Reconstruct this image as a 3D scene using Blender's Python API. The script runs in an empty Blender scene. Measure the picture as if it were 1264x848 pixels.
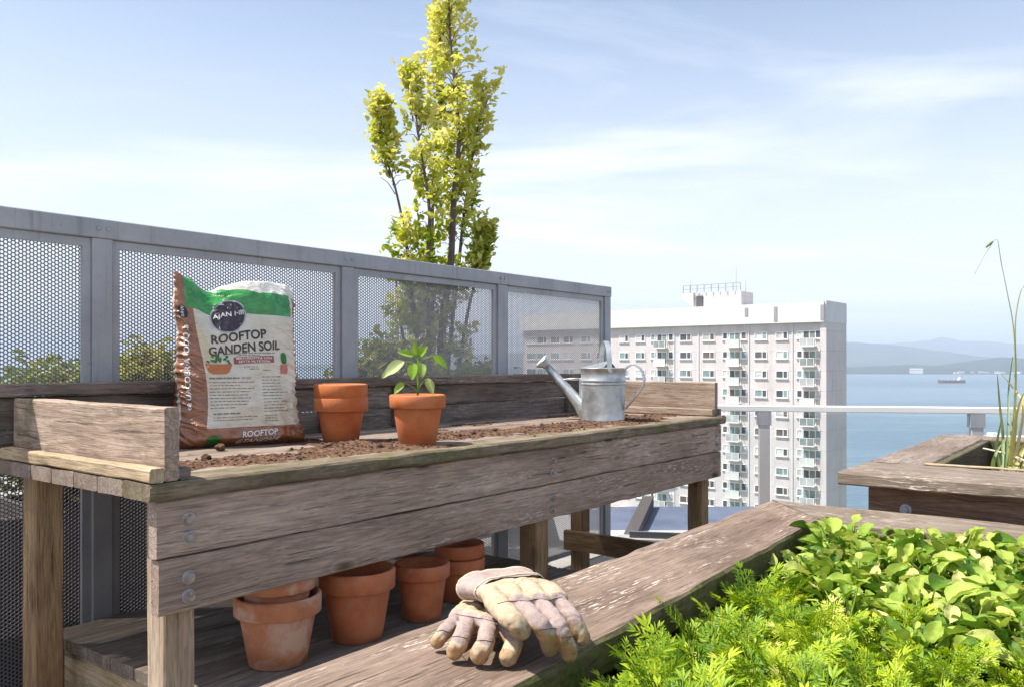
import bpy, bmesh, math, random
from mathutils import Vector, Matrix, noise
from mathutils.bvhtree import BVHTree

random.seed(7)
S = bpy.context.scene
COL = S.collection
R = math.radians
PI = math.pi
F, CX, HY, ZC = 1050.0, 632.0, 447.0, 1.30      # focal length and centre in photo pixels, eye height

def at(px, py, Y):
    return Vector(((px - CX) / F * Y, Y, ZC - (py - HY) / F * Y))

# ------------------------------------------------------------------ helpers
def tag(o, label=None, cat=None, group=None, kind=None):
    if label: o['label'] = label
    if cat: o['category'] = cat
    if group: o['group'] = group
    if kind: o['kind'] = kind
    return o

def empty(name, loc=(0, 0, 0), rz=0.0, label=None, cat=None, group=None):
    o = bpy.data.objects.new(name, None)
    o.empty_display_size = 0.1
    COL.objects.link(o)
    o.location = loc
    o.rotation_euler = (0, 0, rz)
    return tag(o, label, cat, group)

class MB:
    def __init__(self):
        self.v, self.f, self.m, self.t = [], [], [], []
    def add(self, vs, fs, mat=0, tint=0.5):
        b = len(self.v)
        self.v += [tuple(p) for p in vs]
        for f in fs:
            self.f.append(tuple(i + b for i in f)); self.m.append(mat); self.t.append(tint)
    def box(self, x0, x1, y0, y1, z0, z1, mat=0, tint=0.5):
        vs = [(x0,y0,z0),(x1,y0,z0),(x1,y1,z0),(x0,y1,z0),(x0,y0,z1),(x1,y0,z1),(x1,y1,z1),(x0,y1,z1)]
        self.add(vs, [(0,3,2,1),(4,5,6,7),(0,1,5,4),(1,2,6,5),(2,3,7,6),(3,0,4,7)], mat, tint)
    def tube(self, pts, radii, n=8, mat=0, tint=0.5, cap=True, flat=1.0, up=None):
        pts = [Vector(p) for p in pts]
        if not hasattr(radii, '__len__'): radii = [radii] * len(pts)
        vs, fs = [], []
        ref = Vector(up) if up else Vector((0.31, 0.17, 0.93))
        for i, p in enumerate(pts):
            d = (pts[min(i+1, len(pts)-1)] - pts[max(i-1, 0)])
            if d.length < 1e-9: d = Vector((0, 0, 1))
            d.normalize()
            r0 = ref
            if abs(d.dot(r0)) > 0.97: r0 = Vector((1, 0.1, 0))
            a = d.cross(r0).normalized(); b = a.cross(d).normalized()
            for k in range(n):
                th = 2 * PI * k / n
                vs.append(p + a * (math.cos(th) * radii[i]) + b * (math.sin(th) * radii[i] * flat))
        for i in range(len(pts) - 1):
            for k in range(n):
                k2 = (k + 1) % n
                fs.append((i*n+k, i*n+k2, (i+1)*n+k2, (i+1)*n+k))
        if cap:
            fs.append(tuple(range(n))[::-1]); fs.append(tuple((len(pts)-1)*n + k for k in range(n)))
        self.add(vs, fs, mat, tint)
    def lathe(self, prof, n=40, c=(0, 0, 0), mat=0):
        vs, fs = [], []
        m = len(prof)
        for k in range(n):
            th = 2 * PI * k / n
            for r, z in prof:
                vs.append((c[0] + r * math.cos(th), c[1] + r * math.sin(th), c[2] + z))
        for k in range(n):
            k2 = (k + 1) % n
            for j in range(m - 1):
                fs.append((k*m+j, k2*m+j, k2*m+j+1, k*m+j+1))
        self.add(vs, fs, mat)
    def build(self, name, mats, parent=None, smooth=False, attr=False, fix=False):
        me = bpy.data.meshes.new(name)
        me.from_pydata(self.v, [], self.f)
        if not isinstance(mats, (list, tuple)): mats = [mats]
        for m in mats: me.materials.append(m)
        if len(mats) > 1: me.polygons.foreach_set('material_index', self.m)
        if attr:
            a = me.attributes.new('tint', 'FLOAT', 'FACE'); a.data.foreach_set('value', self.t)
        if smooth: me.polygons.foreach_set('use_smooth', [True] * len(self.f))
        if fix:
            bm = bmesh.new(); bm.from_mesh(me); bmesh.ops.recalc_face_normals(bm, faces=bm.faces); bm.to_mesh(me); bm.free()
        me.update()
        o = bpy.data.objects.new(name, me)
        COL.objects.link(o)
        if parent: o.parent = parent
        return o

def copy_tree(o, parent=None):
    c = o.copy(); COL.objects.link(c)
    c.parent = parent
    for ch in list(o.children): copy_tree(ch, c)
    return c

SEED = [0.0]
def board(name, x0, x1, y0, y1, z0, z1, axis, mat, parent=None, jit=0.0012, bev=0.004, cut0=0.0, cut1=0.0, seg=0.03, warp=None):
    """a timber swept along one axis with worn, slightly uneven arrises; cut0/cut1 mitre the ends"""
    SEED[0] += 3.7
    lo = [x0, y0, z0]; hi = [x1, y1, z1]
    a = 'XYZ'.index(axis); b, c = [(1, 2), (2, 0), (0, 1)][a]
    L = hi[a] - lo[a]
    n = max(2, int(L / seg))
    mb, mc = (hi[b]-lo[b]), (hi[c]-lo[c])
    e = min(bev, mb*0.3, mc*0.3)
    prof = []
    nb = max(1, int(mb / 0.05)); nc = max(1, int(mc / 0.05))
    for k in range(nb + 1): prof.append((e + (mb - 2*e) * k / nb, 0))
    for k in range(nc + 1): prof.append((mb, e + (mc - 2*e) * k / nc))
    for k in range(nb + 1): prof.append((mb - e - (mb - 2*e) * k / nb, mc))
    for k in range(nc + 1): prof.append((0, mc - e - (mc - 2*e) * k / nc))
    P = len(prof)
    vs, fs = [], []
    for i in range(n + 1):
        t = i / n
        for (pb, pc) in prof:
            s = pb / mb
            pa = lo[a] + cut0 * s + (L + (cut1 - cut0) * s) * t
            q = [0, 0, 0]; q[a] = pa; q[b] = lo[b] + pb; q[c] = lo[c] + pc
            nv = Vector((q[a]*9 + SEED[0], q[b]*40, q[c]*40))
            nv2 = Vector((q[a]*2.1 + SEED[0], q[b]*5, q[c]*5))
            edge = min(pb, mb-pb) < e*1.2 and min(pc, mc-pc) < e*1.2
            k = jit * (1.8 if edge else 0.7)
            q[b] += noise.noise(nv) * k + noise.noise(nv2) * jit
            q[c] += noise.noise(nv + Vector((31, 7, 3))) * k + noise.noise(nv2 + Vector((5, 9, 1))) * jit
            if edge:
                ch = max(0, noise.noise(Vector((q[a]*6 + SEED[0]*2, q[b]*8, q[c]*8))) - 0.25) * jit * 8
                q[b] += ch * (1 if pb < mb/2 else -1) * 0.6; q[c] += ch * (1 if pc < mc/2 else -1) * 0.6
            if warp: warp(q)
            vs.append(tuple(q))
    for i in range(n):
        for k in range(P):
            k2 = (k + 1) % P
            fs.append((i*P+k, i*P+k2, (i+1)*P+k2, (i+1)*P+k))
    fs.append(tuple(range(P))[::-1]); fs.append(tuple(n*P + k for k in range(P)))
    m = MB(); m.add(vs, fs)
    return m.build(name, mat, parent)

# ------------------------------------------------------------------ materials
def nd(nt, typ, ins=None, **props):
    n = nt.nodes.new(typ)
    for k, v in props.items(): setattr(n, k, v)
    for k, v in (ins or {}).items():
        s = n.inputs[k]
        if isinstance(v, bpy.types.NodeSocket): nt.links.new(v, s)
        else: s.default_value = v
    return n
def c4(c): return (c[0], c[1], c[2], 1.0)
def ramp(nt, fac, stops):
    n = nt.nodes.new('ShaderNodeValToRGB'); nt.links.new(fac, n.inputs[0])
    el = n.color_ramp.elements
    while len(el) < len(stops): el.new(0.5)
    for e, (p, c) in zip(el, stops):
        e.position = p; e.color = c4(c) if hasattr(c, '__len__') else (c, c, c, 1)
    return n.outputs[0]
def mix(nt, fac, a, b, mode='MIX'):
    n = nt.nodes.new('ShaderNodeMix'); n.data_type = 'RGBA'; n.blend_type = mode
    n.clamp_factor = True
    for i, v in ((0, fac), (6, a), (7, b)):
        if isinstance(v, bpy.types.NodeSocket): nt.links.new(v, n.inputs[i])
        else: n.inputs[i].default_value = v if i == 0 else c4(v)
    return n.outputs[2]
def math_(nt, op, a, b=0.0, c=None):
    n = nt.nodes.new('ShaderNodeMath'); n.operation = op
    for i, v in enumerate((a, b) if c is None else (a, b, c)):
        if isinstance(v, bpy.types.NodeSocket): nt.links.new(v, n.inputs[i])
        else: n.inputs[i].default_value = v
    return n.outputs[0]
def noi(nt, vec, scale, detail=4, rough=0.55, dist=0.0):
    return nd(nt, 'ShaderNodeTexNoise', {'Vector': vec, 'Scale': scale, 'Detail': detail, 'Roughness': rough, 'Distortion': dist}).outputs[0]
def newmat(name):
    m = bpy.data.materials.new(name); m.use_nodes = True
    nt = m.node_tree
    return m, nt, nt.nodes['Principled BSDF']
def setc(nt, sock, v):
    if isinstance(v, bpy.types.NodeSocket): nt.links.new(v, sock)
    else: sock.default_value = v if not (hasattr(v, '__len__') and len(v) == 3) else c4(v)
def bump(nt, p, h, strength, dist):
    b = nd(nt, 'ShaderNodeBump', {'Strength': strength, 'Distance': dist, 'Height': h})
    nt.links.new(b.outputs[0], p.inputs['Normal'])

def plain(name, col, rough=0.6, metal=0.0, var=0.12, scale=8.0, bmp=0.0, spec=0.5, col2=None):
    m, nt, p = newmat(name)
    tc = nd(nt, 'ShaderNodeTexCoord').outputs['Object']
    n = noi(nt, tc, scale, 6, 0.6)
    dk = tuple(c * (1 - var) for c in col) if col2 is None else col2
    lt = tuple(min(1, c * (1 + var)) for c in col)
    setc(nt, p.inputs['Base Color'], ramp(nt, n, [(0.3, dk), (0.7, lt)]))
    p.inputs['Roughness'].default_value = rough; p.inputs['Metallic'].default_value = metal
    p.inputs['Specular IOR Level'].default_value = spec
    if bmp: bump(nt, p, noi(nt, tc, scale * 6, 5), bmp, 0.004)
    return m

def wood(name, dark, mid, light, axis='X', scratch=0.5, moss=0.0, knot=0.5, scr=(0.62, 0.55, 0.50), rings=0.35, stain=0.4, seed=0.0):
    m, nt, p = newmat(name)
    tc = nd(nt, 'ShaderNodeTexCoord').outputs['Object']
    oi = nd(nt, 'ShaderNodeObjectInfo').outputs['Random']
    off = nd(nt, 'ShaderNodeCombineXYZ', {0: math_(nt, 'MULTIPLY', oi, 11.3), 1: math_(nt, 'MULTIPLY', oi, 3.1), 2: math_(nt, 'MULTIPLY_ADD', oi, 5.7, seed)}).outputs[0]
    v = nd(nt, 'ShaderNodeVectorMath', {0: tc, 1: off}, operation='ADD').outputs[0]
    # a gentle bend so that the grain is never ruler straight
    wob = nd(nt, 'ShaderNodeTexNoise', {'Vector': v, 'Scale': 2.3, 'Detail': 2.0}).outputs['Color']
    wob = nd(nt, 'ShaderNodeVectorMath', {0: wob, 1: (0.5, 0.5, 0.5)}, operation='SUBTRACT').outputs[0]
    wob = nd(nt, 'ShaderNodeVectorMath', {0: wob, 'Scale': 0.022}, operation='SCALE').outputs[0]
    v = nd(nt, 'ShaderNodeVectorMath', {0: v, 1: wob}, operation='ADD').outputs[0]
    def st(al, ac):
        s = [ac, ac, ac]; s['XYZ'.index(axis)] = al
        return nd(nt, 'ShaderNodeVectorMath', {0: v, 1: tuple(s)}, operation='MULTIPLY').outputs[0]
    big = noi(nt, st(0.9, 5.0), 1.6, 4, 0.6)
    base = ramp(nt, big, [(0.28, dark), (0.48, mid), (0.72, light)])
    # growth rings
    rg = noi(nt, st(0.55, 7.0), 1.0, 2, 0.45)
    rg = math_(nt, 'SINE', math_(nt, 'MULTIPLY', rg, 150.0))
    rg = math_(nt, 'POWER', math_(nt, 'MULTIPLY_ADD', rg, 0.5, 0.5), 2.5)
    base = mix(nt, math_(nt, 'MULTIPLY', rg, rings), base, tuple(c * 0.55 for c in mid))
    # fibres
    fib = noi(nt, st(10.0, 210.0), 1.0, 6, 0.7)
    base = mix(nt, 0.85, base, ramp(nt, fib, [(0.28, 0.36), (0.5, 0.95), (0.75, 1.0)]), 'MULTIPLY')
    crack = noi(nt, st(3.0, 130.0), 1.0, 4, 0.55)
    crk = ramp(nt, crack, [(0.315, 1.0), (0.36, 0.0)])
    base = mix(nt, math_(nt, 'MULTIPLY', crk, 0.75), base, tuple(c * 0.18 for c in mid))
    mot = noi(nt, st(16.0, 62.0), 1.0, 5, 0.65)
    base = mix(nt, 0.5, base, ramp(nt, mot, [(0.30, 0.55), (0.5, 0.92), (0.68, 1.0)]), 'MULTIPLY')
    rl = noi(nt, st(1.7, 40.0), 1.0, 5, 0.6)
    rl = math_(nt, 'SUBTRACT', 1.0, math_(nt, 'MULTIPLY', math_(nt, 'ABSOLUTE', math_(nt, 'SUBTRACT', rl, 0.5)), 2.0))
    base = mix(nt, math_(nt, 'MULTIPLY', ramp(nt, rl, [(0.93, 0.0), (0.985, 1.0)]), 0.55), base, tuple(c * 0.42 for c in mid))
    # dark weather stains
    sn = noi(nt, st(2.0, 3.2), 1.5, 5, 0.62)
    base = mix(nt, math_(nt, 'MULTIPLY', ramp(nt, sn, [(0.5, 0.0), (0.68, 1.0)]), stain), base, tuple(c * 0.38 for c in dark))
    # pale lifted flakes along the grain
    fl = noi(nt, st(20.0, 165.0), 1.0, 3, 0.55, 0.3)
    ms = noi(nt, st(2.6, 10.0), 1.0, 4, 0.6)
    flk = math_(nt, 'MULTIPLY', ramp(nt, fl, [(0.56, 0.0), (0.62, 1.0)]), ramp(nt, ms, [(0.50, 0.0), (0.66, 1.0)]))
    base = mix(nt, math_(nt, 'MULTIPLY', flk, scratch), base, scr)
    if knot:
        vo = nd(nt, 'ShaderNodeTexVoronoi', {'Vector': st(2.6, 6.5), 'Scale': 1.0, 'Randomness': 1.0}).outputs['Distance']
        kn = ramp(nt, vo, [(0.09, 1.0), (0.17, 0.0)])
        base = mix(nt, math_(nt, 'MULTIPLY', kn, knot), base, tuple(c * 0.16 for c in (mid[0]*1.1, mid[1]*0.85, mid[2]*0.7)))
        kr = ramp(nt, vo, [(0.16, 0.0), (0.20, 1.0), (0.27, 0.0)])
        base = mix(nt, math_(nt, 'MULTIPLY', kr, knot * 0.5), base, tuple(c * 0.4 for c in mid))
    if moss:
        mo = noi(nt, v, 7.0, 6, 0.7)
        mk = ramp(nt, mo, [(0.62 - moss * 0.3, 0.0), (0.72 - moss * 0.15, 1.0)])
        base = mix(nt, math_(nt, 'MULTIPLY', mk, min(1.0, moss + 0.15)), base, ramp(nt, noi(nt, v, 60.0, 3), [(0.3, (0.035, 0.045, 0.008)), (0.7, (0.115, 0.13, 0.03))]))
    setc(nt, p.inputs['Base Color'], base)
    p.inputs['Roughness'].default_value = 0.82
    p.inputs['Specular IOR Level'].default_value = 0.25
    h = math_(nt, 'ADD', math_(nt, 'MULTIPLY', fib, 0.7), math_(nt, 'SUBTRACT', math_(nt, 'MULTIPLY', flk, 0.25), math_(nt, 'MULTIPLY', crk, 0.9)))
    bump(nt, p, h, 0.8, 0.005)
    return m

def leafmat(name, stops, trans=0.35, rough=0.45, scale=30.0):
    m, nt, p = newmat(name)
    t = nd(nt, 'ShaderNodeAttribute', attribute_name='tint').outputs['Fac']
    tc = nd(nt, 'ShaderNodeTexCoord').outputs['Object']
    n = noi(nt, tc, scale, 3)
    f = math_(nt, 'ADD', t, math_(nt, 'MULTIPLY', math_(nt, 'SUBTRACT', n, 0.5), 0.35))
    oi = nd(nt, 'ShaderNodeObjectInfo').outputs['Random']
    f = math_(nt, 'ADD', f, math_(nt, 'MULTIPLY', math_(nt, 'SUBTRACT', oi, 0.5), 0.2))
    col = ramp(nt, f, stops)
    setc(nt, p.inputs['Base Color'], col)
    p.inputs['Roughness'].default_value = rough; p.inputs['Specular IOR Level'].default_value = 0.35
    bump(nt, p, noi(nt, tc, scale * 5, 3), 0.35, 0.002)
    tr = nd(nt, 'ShaderNodeBsdfTranslucent', {'Color': mix(nt, 1.0, col, (1.0, 1.0, 0.55), 'MULTIPLY')})
    mx = nd(nt, 'ShaderNodeMixShader', {0: trans, 1: p.outputs[0], 2: tr.outputs[0]})
    nt.links.new(mx.outputs[0], nt.nodes['Material Output'].inputs[0])
    return m

GREY_W = wood('weathered_grey_wood', (0.16, 0.115, 0.085), (0.255, 0.195, 0.155), (0.34, 0.275, 0.23), 'X', 0.45, 0.0, 0.6)
FRONT_W = wood('weathered_front_wood', (0.28, 0.195, 0.142), (0.46, 0.335, 0.258), (0.58, 0.44, 0.355), 'X', 0.6, 0.08, 0.95, (0.80, 0.71, 0.62), 0.34, 0.25)
TOP_W = wood('table_top_wood', (0.20, 0.145, 0.11), (0.31, 0.235, 0.185), (0.40, 0.315, 0.26), 'X', 0.3, 0.0, 0.2)
EDGE_W = wood('mossy_edge_wood', (0.16, 0.12, 0.075), (0.28, 0.215, 0.145), (0.38, 0.30, 0.22), 'X', 0.35, 0.5, 0.3)
END_W = wood('end_board_wood', (0.31, 0.215, 0.155), (0.48, 0.355, 0.27), (0.61, 0.475, 0.38), 'Y', 0.25, 0.28, 0.9, rings=0.6, stain=0.45)
END2_W = wood('brown_less_lit_end_wood', (0.24, 0.165, 0.11), (0.36, 0.265, 0.195), (0.46, 0.355, 0.275), 'Y', 0.25, 0.0, 0.6, rings=0.4, stain=0.3)  # browner, and darker because its weaker light is put into the colour
CLEAT_W = wood('cleat_wood', (0.36, 0.25, 0.14), (0.52, 0.39, 0.245), (0.62, 0.50, 0.34), 'Y', 0.25, 0.3, 0.3, rings=0.3, stain=0.35)
BACK_W = wood('dark_back_wood', (0.135, 0.103, 0.084), (0.24, 0.193, 0.160), (0.34, 0.285, 0.25), 'X', 0.35, 0.1, 0.4)
LEG_W = wood('leg_wood', (0.25, 0.145, 0.07), (0.39, 0.25, 0.135), (0.50, 0.345, 0.205), 'Z', 0.15, 0.0, 0.5, rings=0.35, stain=0.3)
LEG2_W = wood('pale_leg_wood', (0.40, 0.28, 0.18), (0.58, 0.445, 0.32), (0.70, 0.58, 0.45), 'Z', 0.2, 0.0, 0.5, rings=0.2, stain=0.2)
SHELF_W = wood('shelf_wood', (0.13, 0.10, 0.076), (0.245, 0.195, 0.155), (0.38, 0.32, 0.27), 'X', 0.3, 0.05, 0.3)
SIDE_W = wood('stretcher_wood', (0.20, 0.125, 0.06), (0.32, 0.21, 0.115), (0.42, 0.30, 0.18), 'Y', 0.1, 0.0, 0.5)
RIM_W = wood('planter_rim_wood', (0.14, 0.094, 0.066), (0.245, 0.172, 0.127), (0.345, 0.255, 0.195), 'X', 1.0, 0.0, 0.5, (0.64, 0.53, 0.45), 0.25, 0.4)
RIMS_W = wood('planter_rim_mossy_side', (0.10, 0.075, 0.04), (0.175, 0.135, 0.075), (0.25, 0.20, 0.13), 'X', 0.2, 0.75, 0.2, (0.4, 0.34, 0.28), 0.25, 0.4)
RIMY_W = wood('planter_rim_cross_wood', (0.15, 0.112, 0.08), (0.255, 0.20, 0.152), (0.35, 0.285, 0.23), 'Y', 0.9, 0.22, 0.4, (0.64, 0.56, 0.48), 0.25, 0.3)
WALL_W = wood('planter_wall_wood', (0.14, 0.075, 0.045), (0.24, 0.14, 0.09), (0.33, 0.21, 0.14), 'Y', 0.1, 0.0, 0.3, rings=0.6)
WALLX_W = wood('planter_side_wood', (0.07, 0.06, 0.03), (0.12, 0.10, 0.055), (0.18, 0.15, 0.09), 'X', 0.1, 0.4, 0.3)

METAL0 = plain('plain_grey_metal', (0.36, 0.36, 0.375), 0.42, 0.1, 0.14, 6.0)
METAL, nt, p = newmat('grey_painted_metal')
tc = nd(nt, 'ShaderNodeTexCoord').outputs['Object']
a_ = noi(nt, tc, 5.0, 6, 0.6)
st_ = noi(nt, nd(nt, 'ShaderNodeVectorMath', {0: tc, 1: (38, 38, 2.0)}, operation='MULTIPLY').outputs[0], 1.0, 4, 0.6)
gr_ = noi(nt, tc, 42.0, 5, 0.7)
col = ramp(nt, a_, [(0.3, (0.30, 0.305, 0.325)), (0.7, (0.40, 0.40, 0.41))])
col = mix(nt, math_(nt, 'MULTIPLY', ramp(nt, st_, [(0.55, 0.0), (0.72, 1.0)]), 0.45), col, (0.19, 0.18, 0.165))
col = mix(nt, math_(nt, 'MULTIPLY', ramp(nt, gr_, [(0.60, 0.0), (0.72, 1.0)]), 0.5), col, (0.17, 0.165, 0.13))
setc(nt, p.inputs['Base Color'], col); p.inputs['Metallic'].default_value = 0.1
setc(nt, p.inputs['Roughness'], ramp(nt, gr_, [(0.3, 0.36), (0.7, 0.6)]))
SHEET = plain('perforated_sheet_metal', (0.17, 0.165, 0.175), 0.45, 0.2, 0.1, 5.0)
RAILW = plain('white_rail_paint', (0.74, 0.73, 0.70), 0.4, 0.0, 0.06, 4.0)
RAILP = plain('rail_post_metal', (0.50, 0.49, 0.48), 0.4, 0.25, 0.08, 4.0)
BOLT = plain('zinc_bolt', (0.36, 0.365, 0.385), 0.5, 0.6, 0.35, 40.0)
RUST = plain('rusty_bolt_head', (0.36, 0.29, 0.24), 0.7, 0.3, 0.4, 60.0)
DECK = plain('deck_paving', (0.26, 0.245, 0.225), 0.85, 0, 0.2, 3.0, 0.3)
SOIL = plain('dark_soil', (0.060, 0.036, 0.022), 0.95, 0, 0.5, 40.0, 0.8, 0.2)
CRUMB = plain('dry_soil', (0.125, 0.070, 0.042), 0.95, 0, 0.8, 70.0, 0.6, 0.15)

# galvanised zinc
GALV, nt, p = newmat('galvanised_steel')
tc = nd(nt, 'ShaderNodeTexCoord').outputs['Object']
vo = nd(nt, 'ShaderNodeTexVoronoi', {'Vector': tc, 'Scale': 55.0}).outputs['Color']
vv = nd(nt, 'ShaderNodeSeparateColor', {0: vo}).outputs[0]
pt = noi(nt, tc, 9.0, 6, 0.65)
col = ramp(nt, pt, [(0.3, (0.36, 0.38, 0.38)), (0.55, (0.56, 0.58, 0.58)), (0.75, (0.70, 0.71, 0.69))])
col = mix(nt, 0.25, col, ramp(nt, vv, [(0.0, 0.55), (1.0, 1.0)]), 'MULTIPLY')
setc(nt, p.inputs['Base Color'], col); p.inputs['Metallic'].default_value = 0.75
setc(nt, p.inputs['Roughness'], ramp(nt, pt, [(0.3, 0.30), (0.7, 0.50)]))

def terracotta(name, base, dark, pale, bloom):
    m, nt, p = newmat(name)
    tc = nd(nt, 'ShaderNodeTexCoord').outputs['Object']
    oi = nd(nt, 'ShaderNodeObjectInfo').outputs['Random']
    v = nd(nt, 'ShaderNodeVectorMath', {0: tc, 1: nd(nt, 'ShaderNodeCombineXYZ', {0: math_(nt, 'MULTIPLY', oi, 9.0)}).outputs[0]}, operation='ADD').outputs[0]
    a = noi(nt, v, 11.0, 6, 0.6)
    col = ramp(nt, a, [(0.3, dark), (0.55, base), (0.8, tuple(min(1, c*1.12) for c in base))])
    b = noi(nt, v, 7.0, 5, 0.6, 0.5)
    col = mix(nt, math_(nt, 'MULTIPLY', ramp(nt, b, [(0.47, 0.0), (0.62, 1.0)]), bloom), col, pale)
    sp = noi(nt, v, 160.0, 2)
    col = mix(nt, 0.25, col, ramp(nt, sp, [(0.3, 0.7), (0.6, 1.0)]), 'MULTIPLY')
    setc(nt, p.inputs['Base Color'], col); p.inputs['Roughness'].default_value = 0.78; p.inputs['Specular IOR Level'].default_value = 0.3
    bump(nt, p, sp, 0.15, 0.002)
    return m
TERRA = terracotta('clean_terracotta', (0.52, 0.155, 0.048), (0.41, 0.105, 0.032), (0.62, 0.30, 0.17), 0.25)
TERRA_OLD = terracotta('weathered_terracotta', (0.52, 0.21, 0.105), (0.40, 0.14, 0.065), (0.62, 0.44, 0.34), 0.75)
TERRA_MID = terracotta('worn_terracotta', (0.52, 0.165, 0.070), (0.40, 0.11, 0.045), (0.50, 0.27, 0.18), 0.35)

# ------------------------------------------------------------------ the table frame of reference
U0 = Vector((-0.906, 2.128, 0.0))
YAW = math.atan2(0.789, 0.614)
D1 = Vector((math.cos(YAW), math.sin(YAW), 0)); D2 = Vector((-math.sin(YAW), math.cos(YAW), 0))
def T(u, v, z=0.0): return U0 + D1 * u + D2 * v + Vector((0, 0, z))
ZT = ZC - 0.306

def build_table():
    t = empty('potting_table', U0, YAW, 'long weathered timber potting table with bolted front boards and a low shelf', 'table')
    L = 3.47
    # top: a front edge board and the planks behind it
    board('tabletop_edge', 0, L, 0.0, 0.135, ZT - 0.045, ZT, 'X', EDGE_W, t, 0.0018, 0.007)
    m = MB()
    y = 0.139
    k = 0
    vs = []
    while y < 0.93:
        o = board('tabletop', 0.002, L - 0.002, y, y + 0.132, ZT - 0.043, ZT - 0.001, 'X', TOP_W, t, 0.0012, 0.004)
        y += 0.136; k += 1
    # front boards
    fb = []
    for (z1, z0, du) in ((ZC - 0.353, ZC - 0.503, 0.028), (ZC - 0.507, ZC - 0.650, 0.034)):
        fb.append(board('front_board', du, 3.44, 0.018, 0.056, z0, z1, 'X', FRONT_W, t, 0.0016, 0.005))
    for i, zs in ((0, (-0.41, -0.459)), (1, (-0.563, -0.612))):
        for u in (0.117, 1.775, 3.375):
            for dz in zs:
                b = MB(); s = 1.0 if u < 1 else 0.8
                def ring(r, y0, y1, n):
                    vs = [(u + r*math.cos(2*PI*k/n), y0, ZC + dz + r*math.sin(2*PI*k/n)) for k in range(n)] + [(u + r*0.93*math.cos(2*PI*k/n), y1, ZC + dz + r*0.93*math.sin(2*PI*k/n)) for k in range(n)]
                    return vs, [(k, (k+1) % n, n+(k+1) % n, n+k) for k in range(n)] + [tuple(range(n, 2*n))]
                b.add(*ring(0.0195*s, 0.0175, 0.0145, 24), mat=0)
                b.add(*ring(0.0125*s, 0.0145, 0.004, 6 if random.random() < 0.5 else 12), mat=1)
                b.build('bolt', [BOLT, RUST], fb[i], fix=True)
    # legs
    ztop = ZT - 0.047
    for (u, v, mt) in ((0.072, 0.058, LEG2_W), (1.712, 0.058, LEG_W), (3.275, 0.058, LEG_W), (0.05, 0.765, LEG_W), (1.712, 0.83, LEG_W), (3.24, 0.83, LEG_W)):
        board('leg', u, u + 0.089, v, v + 0.089, 0.0, ztop, 'Z', mt, t, 0.001, 0.005)
    # apron under the left end, in the shade of the top
    board('end_apron', 0.175, 0.21, 0.06, 0.90, ZT - 0.085, ztop - 0.001, 'Y', CLEAT_W, t)
    # rear boards and their cap
    board('back_board', 0.0, L + 0.01, 0.935, 0.972, ZT - 0.05, ZT + 0.088, 'X', BACK_W, t, 0.0015)
    board('back_board', 0.0, L + 0.01, 0.935, 0.972, ZT + 0.092, ZT + 0.192, 'X', BACK_W, t, 0.0015)
    board('cap_rail', -0.01, L + 0.02, 0.905, 0.985, ZT + 0.195, ZT + 0.236, 'X', GREY_W, t, 0.0015)
    for u in (0.10, 1.30, 1.735, 3.2):
        board('back_batten', u, u + 0.05, 0.90, 0.934, ZT + 0.002, ZT + 0.19, 'Z', BACK_W, t)
    # end boards standing on the top, held by cleats
    e = board('end_board', 0.043, 0.083, 0.006, 0.90, ZT + 0.002, ZT + 0.192, 'Y', END_W, t, 0.0015, 0.005)
    board('cleat', 0.001, 0.041, 0.004, 0.90, ZT + 0.002, ZT + 0.038, 'Y', CLEAT_W, t, 0.0016, 0.005)
    board('cleat', 0.085, 0.118, 0.010, 0.90, ZT + 0.002, ZT + 0.034, 'Y', BACK_W, t, 0.0012, 0.005)
    board('end_board', 3.395, 3.433, 0.035, 0.90, ZT + 0.002, ZT + 0.192, 'Y', END2_W, t, 0.0015, 0.005)
    board('cleat', 3.360, 3.393, 0.035, 0.90, ZT + 0.002, ZT + 0.042, 'Y', END2_W, t, 0.0012, 0.005)
    board('cleat', 3.435, 3.468, 0.030, 0.90, ZT + 0.002, ZT + 0.040, 'Y', BACK_W, t, 0.0012, 0.005)
    # low shelf
    zs = ZC - 0.914
    y = 0.01
    while y < 0.90:
        board('shelf', 0.19, 2.0, y, y + 0.138, zs - 0.038, zs, 'X', SHELF_W, t, 0.0014)
        y += 0.142
    board('shelf_fascia', 0.20, 0.235, 0.02, 0.90, zs - 0.18, zs - 0.041, 'Y', CLEAT_W, t)
    board('shelf_fascia', 1.95, 1.985, 0.02, 0.90, zs - 0.18, zs - 0.041, 'Y', SIDE_W, t)
    board('stretcher', 3.20, 3.238, 0.03, 0.94, ZC - 1.15, ZC - 1.03, 'Y', SIDE_W, t)
    return t
TABLE = build_table()

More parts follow.
